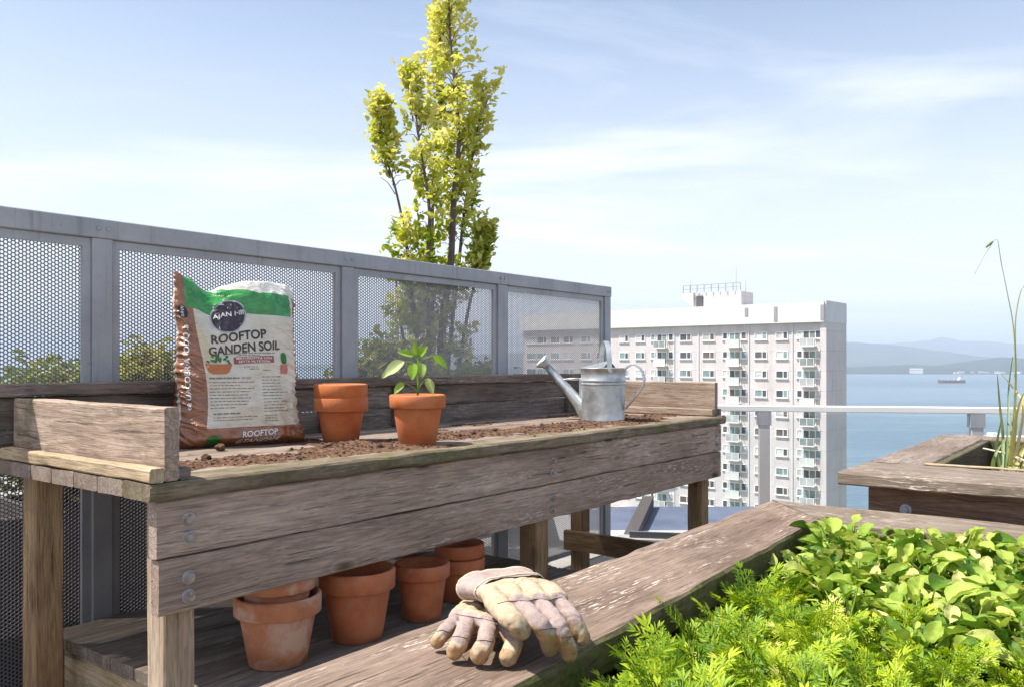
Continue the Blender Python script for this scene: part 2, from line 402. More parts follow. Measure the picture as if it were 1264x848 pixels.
# ------------------------------------------------------------------ perforated metal fence behind the table
def build_fence():
    f = empty('metal_fence', T(0, 1.03), YAW, 'grey metal privacy fence with perforated sheet panels behind the potting table', 'fence')
    zt = ZC + 0.515
    posts = [-0.766, 0.394, 1.552, 2.71, 3.868]
    def bx(name, x0, x1, y0, y1, z0, z1, m=METAL):
        o = board(name, x0, x1, y0, y1, z0, z1, 'X' if x1 - x0 > z1 - z0 else 'Z', m, f, 0.0004, 0.003, seg=0.2)
        return o
    bx('top_rail', posts[0] - 0.037, posts[-1] + 0.037, -0.004, 0.056, zt - 0.07, zt)
    for u in posts: bx('post', u - 0.037, u + 0.037, 0.0, 0.05, 0.0, zt - 0.0715)
    for u in posts[1:]:
        for (du, zz) in ((-0.018, zt - 0.035), (0.018, zt - 0.035)):
            m = MB(); m.tube([(u + du, -0.0042, zz), (u + du, -0.007, zz), (u + du, -0.0085, zz)], [0.0075, 0.0075, 0.005], 10, up=(0, 0, 1)); m.build('bolt', BOLT, f)
    pitch = 0.0136
    for a, b in zip(posts[:-1], posts[1:]):
        x0, x1, z0, z1 = a + 0.038, b - 0.038, 0.06, zt - 0.0725
        pn = MB()
        w = 0.030
        q = 0.009
        nx = int((x1 - x0 - 2 * q) / (pitch * 0.866)) + 1; nz = int((z1 - z0 - 2 * q) / pitch) + 1
        ro = pitch / math.sqrt(3) * 1.0005; ri = pitch * 0.412
        vs, fs = [], []
        ca = [(math.cos(R(60*k)), math.sin(R(60*k))) for k in range(6)]
        for j in range(nz):
            for i in range(nx):
                cx = x0 + q + i * pitch * 0.866; cz = z0 + q + (j + 0.5 * (i % 2)) * pitch
                if cx > x1 - q or cz > z1 - q: continue
                bi = len(vs)
                for (c, s) in ca: vs.append((cx + ro*c, 0.030, cz + ro*s))
                for (c, s) in ca: vs.append((cx + ri*c, 0.030, cz + ri*s))
                for (c, s) in ca: vs.append((cx + ri*c, 0.0325, cz + ri*s))
                for k in range(6):
                    k2 = (k + 1) % 6
                    fs.append((bi+k, bi+k2, bi+6+k2, bi+6+k)); fs.append((bi+6+k, bi+6+k2, bi+12+k2, bi+12+k))
        pn.add(vs, fs)
        sh = pn.build('perforated_panel', SHEET, f)
        fr = MB()
        fr.box(x0, x0 + w, 0.012, 0.028, z0, z1); fr.box(x1 - w, x1, 0.012, 0.028, z0, z1)
        fr.box(x0 + w, x1 - w, 0.012, 0.028, z1 - w, z1); fr.box(x0 + w, x1 - w, 0.012, 0.028, z0, z0 + w)
        fr.build('panel_frame', METAL, f)
    return f
build_fence()

# ------------------------------------------------------------------ ground, terrace, water, hills
def ground_box(name, boxes, mat, kind='structure'):
    m = MB()
    for b in boxes: m.box(*b)
    return tag(m.build(name, mat), kind=kind)
ground_box('terrace', [(-7, 6.5, -4, 6.22, -56, 0), (-7, 0.35, 6.22, 10.5, -56, 0)], DECK)

SEAZ = ZC - 60.0
SEA, nt, p = newmat('sea_water')
tc = nd(nt, 'ShaderNodeTexCoord').outputs['Object']
n1 = noi(nt, nd(nt, 'ShaderNodeVectorMath', {0: tc, 1: (0.035, 0.06, 0.05)}, operation='MULTIPLY').outputs[0], 1.0, 6, 0.65)
n2 = noi(nt, nd(nt, 'ShaderNodeVectorMath', {0: tc, 1: (0.0012, 0.006, 0.005)}, operation='MULTIPLY').outputs[0], 1.0, 4, 0.6)
setc(nt, p.inputs['Base Color'], ramp(nt, n2, [(0.35, (0.07, 0.12, 0.165)), (0.65, (0.125, 0.185, 0.23))]))
p.inputs['Roughness'].default_value = 0.32; p.inputs['Specular IOR Level'].default_value = 0.4
bump(nt, p, n1, 0.9, 4.5)
m = MB(); m.add([(-15000, -1500, SEAZ), (24000, -1500, SEAZ), (24000, 25000, SEAZ), (-15000, 25000, SEAZ)], [(0, 1, 2, 3)])
tag(m.build('sea', SEA), kind='structure')
LAND = plain('city_ground', (0.16, 0.17, 0.13), 0.9, 0, 0.4, 0.05)
ground_box('land', [(-900, 190, -900, 290, SEAZ - 0.5, SEAZ + 3.9)], LAND)

def ridge(name, Y, depth, pts, base_y, mat, rough):
    """a hill range: a crest line at distance Y, falling to the water before and behind it"""
    xs = []
    px = pts[0][0]
    while px <= pts[-1][0]:
        xs.append(px); px += 4
    def crest(px):
        for (a, ya), (b, yb) in zip(pts[:-1], pts[1:]):
            if a <= px <= b:
                t = (px - a) / (b - a); t = t*t*(3-2*t)*0.6 + t*0.4
                return ya + (yb - ya) * t
        return pts[-1][1]
    rows = 16
    vs, fs = [], []
    for j in range(rows + 1):
        t = j / rows * 2 - 1            # -1 front foot, 0 crest, 1 rear foot
        for i, px in enumerate(xs):
            hz = (ZC - (crest(px) - HY) / F * Y) - SEAZ
            X = (px - CX) / F * Y
            k = (1 - abs(t)) ** 0.85
            nz = noise.fractal(Vector((X / (depth*0.8), t * 1.7 + Y, Y * 0.001)), 0.9, 2.1, 6)
            z = hz * k * (1 + nz * rough * (1 - k * 0.8))
            z += noise.fractal(Vector((X / 160, t * 7, Y)), 1, 2, 3) * hz * 0.02
            wob = noise.noise(Vector((X / 900, Y, 3))) * depth * 0.12
            vs.append((X, Y + t * depth + (wob if t <= -0.5 else 0), SEAZ - 1 + max(0, z)))
    w = len(xs)
    for j in range(rows):
        for i in range(w - 1):
            fs.append((j*w+i, j*w+i+1, (j+1)*w+i+1, (j+1)*w+i))
    m = MB(); m.add(vs, fs)
    return tag(m.build(name, mat, smooth=True), kind='structure')
FOREST = plain('forest_hill', (0.035, 0.052, 0.055), 0.95, 0, 0.5, 0.012, 0, 0.1)
FAR = plain('far_forest', (0.050, 0.072, 0.07), 0.95, 0, 0.3, 0.003, 0, 0.1)
ridge('hills', 5200, 900, [(560, 455), (760, 452), (1000, 456), (1046, 453), (1090, 451), (1125, 449.5), (1165, 451), (1200, 446), (1238, 440.5), (1270, 442), (1340, 436), (1480, 440), (1700, 450), (1990, 456)], 462, FOREST, 0.5)
ridge('mountains', 9000, 2400, [(380, 450), (620, 436), (800, 428), (960, 424), (1046, 421), (1085, 424.5), (1125, 431), (1165, 437), (1195, 446), (1240, 453)], 462, FAR, 0.6)
ridge('mountain_range', 13500, 3000, [(900, 440), (1010, 432), (1085, 424.5), (1118, 421.5), (1148, 420.5), (1164, 416.5), (1182, 421.5), (1212, 421), (1250, 425.5), (1300, 427), (1420, 420), (1560, 430), (1760, 440)], 462, FAR, 0.6)

# ------------------------------------------------------------------ the apartment tower
WALLM, nt, p = newmat('painted_concrete')
tc = nd(nt, 'ShaderNodeTexCoord').outputs['Object']
sx_ = nd(nt, 'ShaderNodeSeparateXYZ', {0: tc})
a_ = noi(nt, tc, 0.25, 5, 0.6)
v_ = noi(nt, nd(nt, 'ShaderNodeVectorMath', {0: tc, 1: (1.3, 1.3, 0.10)}, operation='MULTIPLY').outputs[0], 1.0, 5, 0.65)
col = ramp(nt, a_, [(0.3, (0.53, 0.485, 0.472)), (0.7, (0.62, 0.575, 0.56))])
col = mix(nt, math_(nt, 'MULTIPLY', ramp(nt, v_, [(0.50, 0.0), (0.70, 1.0)]), 0.42), col, (0.37, 0.33, 0.31))
fz_ = math_(nt, 'FRACT', math_(nt, 'DIVIDE', sx_.outputs[2], 2.885))
col = mix(nt, math_(nt, 'MULTIPLY', math_(nt, 'LESS_THAN', fz_, 0.035), 0.35), col, (0.33, 0.30, 0.29))
setc(nt, p.inputs['Base Color'], col); p.inputs['Roughness'].default_value = 0.85
WALLB = plain('parapet_concrete', (0.63, 0.62, 0.615), 0.85, 0, 0.05, 0.3)
WFRAME = plain('white_window_frame', (0.80, 0.79, 0.77), 0.5, 0, 0.03, 2.0)
GLASSES = []
for nm, c, r in (('dark_glazing', (0.07, 0.08, 0.09), 0.10), ('teal_reflection_glazing', (0.22, 0.30, 0.30), 0.14), ('curtained_glazing', (0.52, 0.52, 0.49), 0.3), ('brown_glazing', (0.14, 0.105, 0.09), 0.15)):  # the teal pane has its reflection put into the base colour
    GLASSES.append(plain(nm, c, r, 0, 0.3, 0.7, 0, 0.6))
DOORG = plain('balcony_glazing', (0.20, 0.23, 0.185), 0.15, 0, 0.35, 0.8, 0, 0.6)
GUARD = plain('frosted_guard', (0.60, 0.61, 0.57), 0.35, 0, 0.12, 1.0)
GUARDS = [GUARD, plain('grey_guard', (0.42, 0.43, 0.42), 0.4, 0, 0.2, 1.0), plain('clear_guard', (0.22, 0.25, 0.24), 0.15, 0, 0.3, 1.0)]
DARKM = plain('dark_steel', (0.10, 0.10, 0.105), 0.5, 0.3, 0.1, 2.0)
GREYM = plain('grey_drain_metal', (0.30, 0.29, 0.29), 0.6)
REDM = plain('red_cloth', (0.55, 0.10, 0.10), 0.8)

BY = 122.0
BC = at(1020, HY, BY)                                     # right front corner of the facade
BD = Vector((-0.772, 0.635, 0)).normalized()              # runs left along the facade, away from us
BN = Vector((-0.635, -0.772, 0)).normalized()             # the way the facade looks
def s_of(px):
    r = (px - CX) / F
    return (BC.x - r * BC.y) / (r * BD.y - BD.x)
def y_at(s, py):
    return ZC - (py - HY) / F * (BC.y + BD.y * s)
def build_tower():
    # local x runs right along the facade from its left end, local -y is out of the facade
    LEN, DEP = 56.0, 8.7
    org = BC + BD * LEN; org.z = 0
    rz = math.atan2(-BD.y, -BD.x)
    t = empty('apartment_tower', org, rz, 'tall white apartment tower with balcony stacks beyond the terrace railing', 'building')
    X = lambda px: LEN - s_of(px)
    zr = y_at(0, 372)                                    # roof edge
    zb = zr - 2.95
    g = SEAZ + 3.5
    m = MB(); m.box(0, LEN, 0.35, DEP, g, zb - 0.01); m.build('wall', WALLM, t)
    m = MB(); m.box(-0.2, LEN - 0.25, -0.35, DEP + 0.15, zb, zr); m.box(LEN - 0.245, LEN + 0.004, 0.0, DEP + 0.1, zb + 0.004, zr + 0.12)
    m.build('parapet', WALLB, t)
    m = MB(); m.box(LEN - 0.9, LEN - 0.002, 0.0, 0.348, g, zb - 0.012); m.build('corner_pier', WALLM, t)
    pp = MB()
    for px in (831, 861, 923, 977): pp.box(X(px) - 0.07, X(px) + 0.07, 0.22, 0.348, g, zb - 0.02)
    for px in (922.5, 958.5, 1016):
        m = MB(); m.box(X(px) - 0.25, X(px) + 0.25, -0.42, -0.352, zb + 0.3 + (0.9 if px < 950 else 0), zr - 0.5); m.build('drain_outlet', GREYM, t)
    for px in (831, 861, 923, 977):
        m = MB(); m.box(X(px) - 0.08, X(px) + 0.08, 0.24, 0.348, g, zb - 0.02); m.build('downpipe', WALLB, t)
    rnd = random.Random(5)
    row0 = y_at(s_of(998), 419.5) + 0.15
    FH = 2.885
    NR = 16
    nwin = [0]
    rest = MB()
    def window(px, w, z, h, panes, mb=None):
        x = X(px); y = 0.348
        a, b = x - w/2, x + w/2
        gi = rnd.choices(range(4), (3, 3, 3, 1))[0]
        def frame(m, mi):
            e = 0.10
            m.box(a, a + e, y - 0.09, y, z, z + h, mi); m.box(b - e, b, y - 0.09, y, z, z + h, mi)
            m.box(a + e, b - e, y - 0.09, y, z + h - e, z + h, mi); m.box(a + e, b - e, y - 0.09, y, z, z + e, mi)
            for k in range(1, panes):
                q = a + (b - a) * (0.62 if panes == 2 else k / panes)
                m.box(q - 0.05, q + 0.05, y - 0.08, y, z + e, z + h - e, mi)
            m.box(a - 0.08, b + 0.08, y - 0.20, y, z - 0.10, z - 0.004, mi)
        if mb is not None:
            frame(mb, 0); mb.box(a + 0.1, b - 0.1, y - 0.03, y - 0.002, z + 0.1, z + h - 0.1, 1 + gi); return
        m = MB(); frame(m, 0); fo = m.build('window', WFRAME, t)
        m = MB()
        if panes == 2:
            q = a + (b - a) * 0.62
            m.box(a + 0.1, q - 0.05, y - 0.03, y - 0.002, z + 0.1, z + h - 0.1, 0)
            m.box(q + 0.05, b - 0.1, y - 0.045, y - 0.002, z + 0.1, z + h - 0.1, 1)
            m.build('pane', [GLASSES[gi], GLASSES[rnd.choice((0, 0, 1, 3))]], fo)
        else:
            m.box(a + 0.1, b - 0.1, y - 0.03, y - 0.002, z + 0.1, z + h - 0.1, 0); m.build('pane', GLASSES[gi], fo)
        nwin[0] += 1
    def balcony(px, z, red):
        x = X(px); w = 2.15
        m = MB()
        m.box(x - w/2, x + w/2, -0.72, 0.346, z - 0.16, z)                     # slab
        m.box(x - w/2, x - w/2 + 0.07, -0.72, -0.66, z, z + 1.1); m.box(x + w/2 - 0.07, x + w/2, -0.72, -0.66, z, z + 1.1)
        m.box(x - w/2 + 0.07, x + w/2 - 0.07, -0.72, -0.66, z + 1.03, z + 1.1)
        m.box(x - 0.04, x + 0.04, -0.715, -0.665, z, z + 1.028)
        m.box(x - w/2, x - w/2 + 0.06, -0.658, 0.34, z + 1.03, z + 1.1); m.box(x + w/2 - 0.06, x + w/2, -0.658, 0.34, z + 1.03, z + 1.1)
        b = m.build('balcony', WFRAME, t)
        m = MB(); m.box(x - w/2 + 0.072, x - 0.042, -0.70, -0.68, z + 0.004, z + 1.026); m.box(x + 0.042, x + w/2 - 0.072, -0.70, -0.68, z + 0.004, z + 1.026)
        m.build('guard_panel', GUARDS[rnd.choice((0, 0, 0, 1, 2))], b)
        m = MB(); a, c = x - 0.95, x + 0.95
        m.box(a, a + 0.1, 0.27, 0.347, z + 0.02, z + 2.2); m.box(c - 0.1, c, 0.27, 0.347, z + 0.02, z + 2.2); m.box(a + 0.1, c - 0.1, 0.27, 0.347, z + 2.1, z + 2.2); m.box(x - 0.05, x + 0.05, 0.28, 0.347, z + 0.02, z + 2.1)
        m.build('door_frame', WFRAME, b)
        m = MB(); m.box(a + 0.102, x - 0.052, 0.32, 0.345, z + 0.02, z + 2.098, 0); m.box(x + 0.052, c - 0.102, 0.30, 0.345, z + 0.02, z + 2.098, 1)
        m.build('balcony_door', [GLASSES[rnd.choice((0, 1, 3))], DOORG], b)
        if red:
            m = MB(); m.box(x + 0.1, x + 0.8, -0.60, -0.1, z + 0.3, z + 0.9); m.build('cushion', REDM, b)
    for r in range(NR):
        z0 = row0 - r * FH            # about the sill line of this storey's windows
        right = True
        left = r <= 2 or 7 <= r <= 11
        if r <= 9 or r == 10:
            window(938, 1.95, z0, 1.15, 2); window(964, 1.85, z0, 1.15, 2)
        for px in (769, 789, 845, 873.5):
            if left: window(px, 2.05 if px > 800 else 1.8, z0, 1.15, 2)
            else: window(px, 2.2, z0, 1.25, 2, rest)
        for px, cond in ((816, left), (906, r <= 10), (998, r <= 9)):
            if cond:
                balcony(px, z0 - 1.0, px == 906 and r == 7)
                dx = 12 if px > 900 else 11
                if nwin[0] < 96:
                    window(px - dx, 0.85, z0 + 0.1, 1.1, 1)
                    window(px + (13 if px > 990 else 11), 1.35 if px > 990 else 0.9, z0 + 0.05, 1.2, 1)
                else:
                    window(px - dx, 0.85, z0 + 0.1, 1.1, 1, rest); window(px + (13 if px > 990 else 11), 1.35 if px > 990 else 0.9, z0 + 0.05, 1.2, 1, rest)
        for px in (742, 722, 700, 684, 668, 655):
            window(px, 2.2, z0, 1.25, 2, rest)
    ro = rest.build('window', [WFRAME] + GLASSES, t); ro['kind'] = 'stuff'
    # roof house with a slanted soffit, railing and masts
    x0, x1 = LEN - s_of(850) , LEN - s_of(908)
    m = MB()
    zt = y_at(s_of(880), 360)
    m.box(x0, x1, 2.0, 6.5, zr + 0.004, zt)
    xa = X(837)
    m.add([(xa, 1.6, zt - 0.9), (x0 - 0.004, 1.6, zr + 0.3), (x0 - 0.004, 1.6, zt + 0.1), (xa, 1.6, zt + 0.1), (xa, 6.8, zt - 0.9), (x0 - 0.004, 6.8, zr + 0.3), (x0 - 0.004, 6.8, zt + 0.1), (xa, 6.8, zt + 0.1)],
          [(0, 1, 2, 3), (7, 6, 5, 4), (0, 4, 5, 1), (3, 2, 6, 7), (0, 3, 7, 4), (1, 5, 6, 2)])
    pent = m.build('roof_house', WALLM, t)
    m = MB()
    for k in range(9):
        xx = xa + (x1 - xa) * k / 8
        m.box(xx - 0.05, xx + 0.05, 1.7, 1.8, zt + 0.11, zt + 1.25)
    m.box(xa, x1, 1.70, 1.80, zt + 1.26, zt + 1.34); m.box(xa, x1, 1.72, 1.78, zt + 0.68, zt + 0.74)
    m.build('roof_railing', GREYM, pent)
    for px, h in ((838, 2.6), (882, 2.0), (895, 3.8), (907, 1.9)):
        m = MB(); m.tube([(X(px), 4, zt), (X(px), 4, zt + h)], [0.05, 0.03], 6); m.build('antenna', GREYM, pent)
    m = MB(); m.box(x0 + 0.4, x0 + 1.5, 1.85, 1.998, zr + 0.1, zr + 1.9); m.build('roof_door', DARKM, pent)
    return t
build_tower()

# lower roofs seen below the table
BLUE = plain('slate_blue_roofing', (0.10, 0.115, 0.165), 0.55, 0, 0.3, 0.4)
LOWW = plain('low_wall_paint', (0.42, 0.39, 0.37), 0.85, 0, 0.1, 0.3)
lr = empty('low_roof_building', (0, 0, 0), 0, 'low neighbouring building with a slate blue roof, seen under the table', 'building')
m = MB(); m.box(1.5, 13.0, 37.2, 46.0, SEAZ + 3.5, -6.9); m.build('wall', LOWW, lr)
m = MB()
zt = -6.9
m.add([(1.2, 36.8, zt - 0.35), (5.0, 36.8, zt - 0.35), (13.2, 36.8, zt - 0.35), (13.2, 46.4, zt + 0.35), (6.0, 46.4, zt + 0.35), (1.2, 46.4, zt - 0.2),
       (1.2, 36.8, zt - 0.8), (13.2, 36.8, zt - 0.8), (13.2, 46.4, zt - 0.8), (1.2, 46.4, zt - 0.8)],
      [(1, 2, 3, 4), (0, 1, 4, 5), (6, 7, 2, 1, 0), (7, 8, 3, 2), (8, 9, 5, 4, 3), (9, 6, 0, 5)])
m.build('roof', BLUE, lr, fix=True)
m = MB()
m.add([(4.5, 36.9, zt - 0.30), (5.1, 36.9, zt - 0.30), (7.7, 46.2, zt + 0.42), (7.1, 46.2, zt + 0.42), (4.5, 36.9, zt + 0.1), (5.1, 36.9, zt + 0.1), (7.7, 46.2, zt + 0.95), (7.1, 46.2, zt + 0.95)],
      [(0, 1, 5, 4), (1, 2, 6, 5), (2, 3, 7, 6), (3, 0, 4, 7), (4, 5, 6, 7)])
m.build('roof_kerb', plain('kerb_metal', (0.07, 0.055, 0.05), 0.8), lr)
RUSTY = plain('rust_paint', (0.38, 0.16, 0.09), 0.8, 0, 0.3, 1.0)
rl = empty('terrace_balustrade', (0, 0, 0), 0, 'rust coloured balustrade on the low terrace behind the slate blue roof', 'railing')
z = -8.05
m = MB(); m.box(2.5, 16, 47.2, 47.4, z, z + 0.45); m.build('kerb_wall', plain('pale_kerb', (0.6, 0.46, 0.40), 0.85), rl)
m = MB(); m.box(2.5, 16, 47.26, 47.34, z + 1.25, z + 1.32); m.build('handrail', RUSTY, rl)
for k in range(16):
    m = MB(); xx = 2.6 + k * 0.88; m.box(xx, xx + 0.06, 47.27, 47.33, z + 0.452, z + 1.248); m.build('baluster', RUSTY, rl)
m = MB(); m.box(2.5, 16, 47.5, 49.6, SEAZ + 3.5, z); tag(m.build('low_terrace_block', LOWW), 'low flat roofed block below the white tower holding the rust balustrade', 'building')
pu = empty('patio_parasol', (8.0, 48.6, z), 0, 'dark patio parasol on the low terrace before the white tower', 'parasol')
m = MB(); m.tube([(0, 0, 0), (0, 0, 2.6)], 0.05, 8); m.build('pole', DARKM, pu)
m = MB(); vs = [(0, 0, 2.75)] + [(1.5*math.cos(2*PI*k/8), 1.5*math.sin(2*PI*k/8), 2.15) for k in range(8)]
m.add(vs, [(0, 1+k, 1+(k+1) % 8) for k in range(8)]); m.build('canopy', plain('grey_canopy', (0.15, 0.16, 0.17), 0.9), pu)

# ------------------------------------------------------------------ railing of the terrace
def build_railing():
    A = Vector((0.80, 6.07, 0)); B = Vector((5.2, 5.28, 0))
    d = (B - A); L = d.length
    r = empty('glass_railing', A, math.atan2(d.y, d.x), 'white topped guard railing with clear glass panels at the terrace edge', 'railing')
    zr = ZC - 0.298
    board('top_rail', -0.05, L, -0.035, 0.035, zr - 0.042, zr, 'X', RAILW, r, 0.0003, 0.005, seg=0.3)
    def u_at(px):
        k = (px - CX) / F; dn = d.normalized()
        return (k * A.y - A.x) / (dn.x - k * dn.y)
    us = [u_at(943), u_at(1205)]
    st = us[1] - us[0]
    us = [us[0] - st + 0.02] + us + [us[1] + st, us[1] + 2*st]
    us = [max(0.0, us[0])] + us[1:]
    us = [u for u in us if u < L]
    for u in us[1:]:
        o = board('post', u - 0.037, u + 0.037, -0.03, 0.03, 0.0, zr - 0.0425, 'Z', RAILP, r, 0.0003, 0.004, seg=0.3)
        m = MB(); m.box(u - 0.046, u + 0.046, -0.034, 0.034, zr - 0.135, zr - 0.044); m.build('bracket', METAL, o)
    board('kerb', -0.05, L, -0.05, 0.10, 0.001, 0.055, 'X', GREYM, r, 0.0003, 0.004, seg=0.3)
    G, nt, p = newmat('clear_guard_glass')
    tr = nd(nt, 'ShaderNodeBsdfTransparent', {'Color': (0.955, 0.975, 0.975, 1)}); gl = nd(nt, 'ShaderNodeBsdfGlossy', {'Roughness': 0.02, 'Color': (0.9, 0.95, 0.95, 1)})
    fr = nd(nt, 'ShaderNodeFresnel', {'IOR': 1.35})
    mx = nd(nt, 'ShaderNodeMixShader', {0: math_(nt, 'MULTIPLY', fr.outputs[0], 0.8), 1: tr.outputs[0], 2: gl.outputs[0]})
    nt.links.new(mx.outputs[0], nt.nodes['Material Output'].inputs[0])
    for a, b in zip(us[:-1], us[1:]):
        m = MB(); m.box(a + 0.05, b - 0.05, -0.005, 0.005, 0.10, zr - 0.06); m.build('glass_panel', G, r)
        m = MB(); m.box(a + 0.038, b - 0.038, -0.014, 0.014, 0.06, 0.098); m.build('bottom_rail', DARKM, r)
build_railing()

# ------------------------------------------------------------------ planters
ZP = ZC - 0.58
def planter_front():
    # absolute u, v axes through the camera's foot point
    t = empty('raised_bed', (0, 0, 0), YAW, 'large raised timber bed full of greens with a broad weathered rim in the foreground', 'planter')
    vi, vo, ue = 0.985, 1.325, 3.19
    k = (1.036 - 0.944) / (3.19 - 1.5)
    def warp(q):
        f = min(1, max(0, (vo - q[1]) / (vo - vi)))
        q[1] += f * (0.944 + k * (q[0] - 1.5) - vi) + (1 - f) * (0.014 * (q[0] - 2.4))
    o = board('rim_board', 0.15, ue - 0.004, vi, vo, ZP - 0.086, ZP, 'X', RIM_W, t, 0.0022, 0.008, cut0=0, cut1=0.31, seg=0.02, warp=warp)
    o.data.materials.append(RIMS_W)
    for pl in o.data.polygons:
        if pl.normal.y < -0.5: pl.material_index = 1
    # far rim, mitred against it; runs along -v
    def warp2(q):
        pass
    o = board('rim_board', ue, ue + 0.33, -1.35, 1.028, ZP - 0.086, ZP - 0.001, 'Y', RIMY_W, t, 0.0022, 0.008, seg=0.02)
    # mitre: shift far end vertices with u
    for vtx in o.data.vertices:
        if vtx.co.y > 0.6:
            f = (vtx.co.y - 0.6) / (1.028 - 0.6)
            vtx.co.y += f * (vtx.co.x - ue) / 0.33 * 0.318
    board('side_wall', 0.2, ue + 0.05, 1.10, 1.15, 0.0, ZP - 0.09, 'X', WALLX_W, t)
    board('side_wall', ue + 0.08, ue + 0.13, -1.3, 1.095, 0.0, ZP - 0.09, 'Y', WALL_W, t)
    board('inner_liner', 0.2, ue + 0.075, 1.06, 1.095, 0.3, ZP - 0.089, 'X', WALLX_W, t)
    return t
planter_front()
# bed soil: rough ground inside the bed
def height_sheet(name, x0, x1, y0, y1, nx, ny, z, amp, freq, mat, parent_rz, label=None):
    vs, fs = [], []
    for j in range(ny + 1):
        for i in range(nx + 1):
            x = x0 + (x1 - x0) * i / nx; y = y0 + (y1 - y0) * j / ny
            vs.append((x, y, z + noise.fractal(Vector((x*freq, y*freq, 2.0)), 0.8, 2.1, 5) * amp))
    for j in range(ny):
        for i in range(nx): fs.append((j*(nx+1)+i, j*(nx+1)+i+1, (j+1)*(nx+1)+i+1, (j+1)*(nx+1)+i))
    m = MB(); m.add(vs, fs)
    o = m.build(name, mat, smooth=False); o.rotation_euler = (0, 0, parent_rz)
    return tag(o, kind='stuff')
height_sheet('bed_soil', 0.2, 3.25, -1.3, 1.058, 150, 110, ZP - 0.15, 0.02, 9.0, SOIL, YAW)

RP_YAW = math.atan2(1.84, 1.364)
RPC = at(1034, 582, 3.45)
RZ = RPC.z
def planter_right():
    # local x runs away from us, local -y to the right
    t = empty('wooden_planter', (RPC.x, RPC.y, 0), RP_YAW, 'square weathered timber planter with a bolted wall beside the railing', 'planter')
    L, W = 2.30, 1.75
    board('rim_board', 0.0, 0.235, -W, 0.0, RZ - 0.052, RZ, 'Y', RIMY_W, t, 0.0018, 0.007)
    board('rim_board', 0.239, 0.470, -W, -0.002, RZ - 0.05, RZ - 0.001, 'Y', RIMY_W, t, 0.0018, 0.006)
    board('rim_board', 0.474, 2.06, -0.245, -0.001, RZ - 0.05, RZ - 0.0005, 'X', GREY_W, t, 0.0018, 0.006)
    board('rim_board', 2.064, L, -W, -0.002, RZ - 0.05, RZ, 'Y', GREY_W, t, 0.0018, 0.006)
    board('rim_board', 0.474, 2.06, -W, -W + 0.245, RZ - 0.05, RZ, 'X', GREY_W, t, 0.0018, 0.006)
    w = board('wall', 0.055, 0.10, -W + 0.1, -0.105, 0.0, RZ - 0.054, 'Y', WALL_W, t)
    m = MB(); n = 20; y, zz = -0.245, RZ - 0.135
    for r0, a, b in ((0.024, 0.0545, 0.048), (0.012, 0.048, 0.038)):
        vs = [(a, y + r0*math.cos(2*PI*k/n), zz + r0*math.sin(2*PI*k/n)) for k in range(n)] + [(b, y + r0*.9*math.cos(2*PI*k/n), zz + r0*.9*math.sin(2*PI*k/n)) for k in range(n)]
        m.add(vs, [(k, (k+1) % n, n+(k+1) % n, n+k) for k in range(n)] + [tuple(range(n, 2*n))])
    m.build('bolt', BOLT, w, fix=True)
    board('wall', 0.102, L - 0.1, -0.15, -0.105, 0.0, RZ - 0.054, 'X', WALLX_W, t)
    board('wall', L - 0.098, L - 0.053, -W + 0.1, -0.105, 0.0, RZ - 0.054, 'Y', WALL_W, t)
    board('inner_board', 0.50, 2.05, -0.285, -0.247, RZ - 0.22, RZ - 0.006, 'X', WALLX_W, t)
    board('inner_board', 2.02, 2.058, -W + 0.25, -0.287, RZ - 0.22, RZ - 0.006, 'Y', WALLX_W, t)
    board('edge_batten', 0.452, 0.474, -W + 0.02, -0.235, RZ + 0.001, RZ + 0.009, 'Y', CLEAT_W, t)
    return t
PR = planter_right()
o = height_sheet('planter_soil', 0.12, 2.18, -1.63, -0.16, 70, 50, RZ - 0.16, 0.03, 8.0, SOIL, RP_YAW); o.location = (RPC.x, RPC.y, 0)

# ------------------------------------------------------------------ terracotta pots
def make_pot(name, rt, h, rimh, mat, loc, label, group=None):
    t = empty(name, loc, random.uniform(0, 6.28), label, 'flower pot', group)
    rb = rt * 0.66; w = 0.009
    zb = h - rimh
    ro = rt - 0.007
    rbz = rb + (ro - rb) * zb / h
    m = MB()
    m.lathe([(0.012, 0.004), (0.012, 0.0), (rb - 0.004, 0.0), (rb, 0.004), (rbz, zb), (rbz, zb + 0.004)], 56)
    m.lathe([(ro - w - 0.003, h - 0.03), (rbz - w, zb), (rb - w, 0.012), (0.012, 0.012), (0.012, 0.004)], 56)
    m.build('pot_body', mat, t, smooth=True)
    m = MB()
    m.lathe([(rbz + 0.0005, zb + 0.001), (rt - 0.004, zb), (rt - 0.001, zb + 0.003), (rt, h - 0.006), (rt - 0.003, h - 0.001), (rt - 0.007, h), (rt - 0.012, h - 0.002), (rt - 0.0145, h - 0.008), (ro - w - 0.003, h - 0.032)], 56)
    m.build('rim', mat, t, smooth=True)
    return t
def onz(px, py, z, dy=0.0):
    Y = (ZC - z) * F / (py - HY) + dy
    return Vector(((px - CX) / F * Y, Y, z))
G1 = 'terracotta pots on the tabletop'
b0 = onz(421, 546, ZT, 0.068)
make_pot('terracotta_pot', 0.104, 0.172, 0.055, TERRA, b0, 'clean terracotta pot on the tabletop holding another pot in its mouth', G1)
make_pot('terracotta_pot', 0.1035, 0.172, 0.055, TERRA, b0 + Vector((-0.001, 0, 0.050)), 'clean empty terracotta pot nested in another one right beside the soil bag', G1)
b1 = onz(515.5, 550, ZT, 0.07)
make_pot('terracotta_pot', 0.1055, 0.186, 0.050, TERRA, b1, 'terracotta pot on the tabletop planted with a green seedling', G1)
ZS = ZC - 0.914
G2 = 'terracotta pots on the low shelf'
c = onz(343, 829, ZS, 0.085)
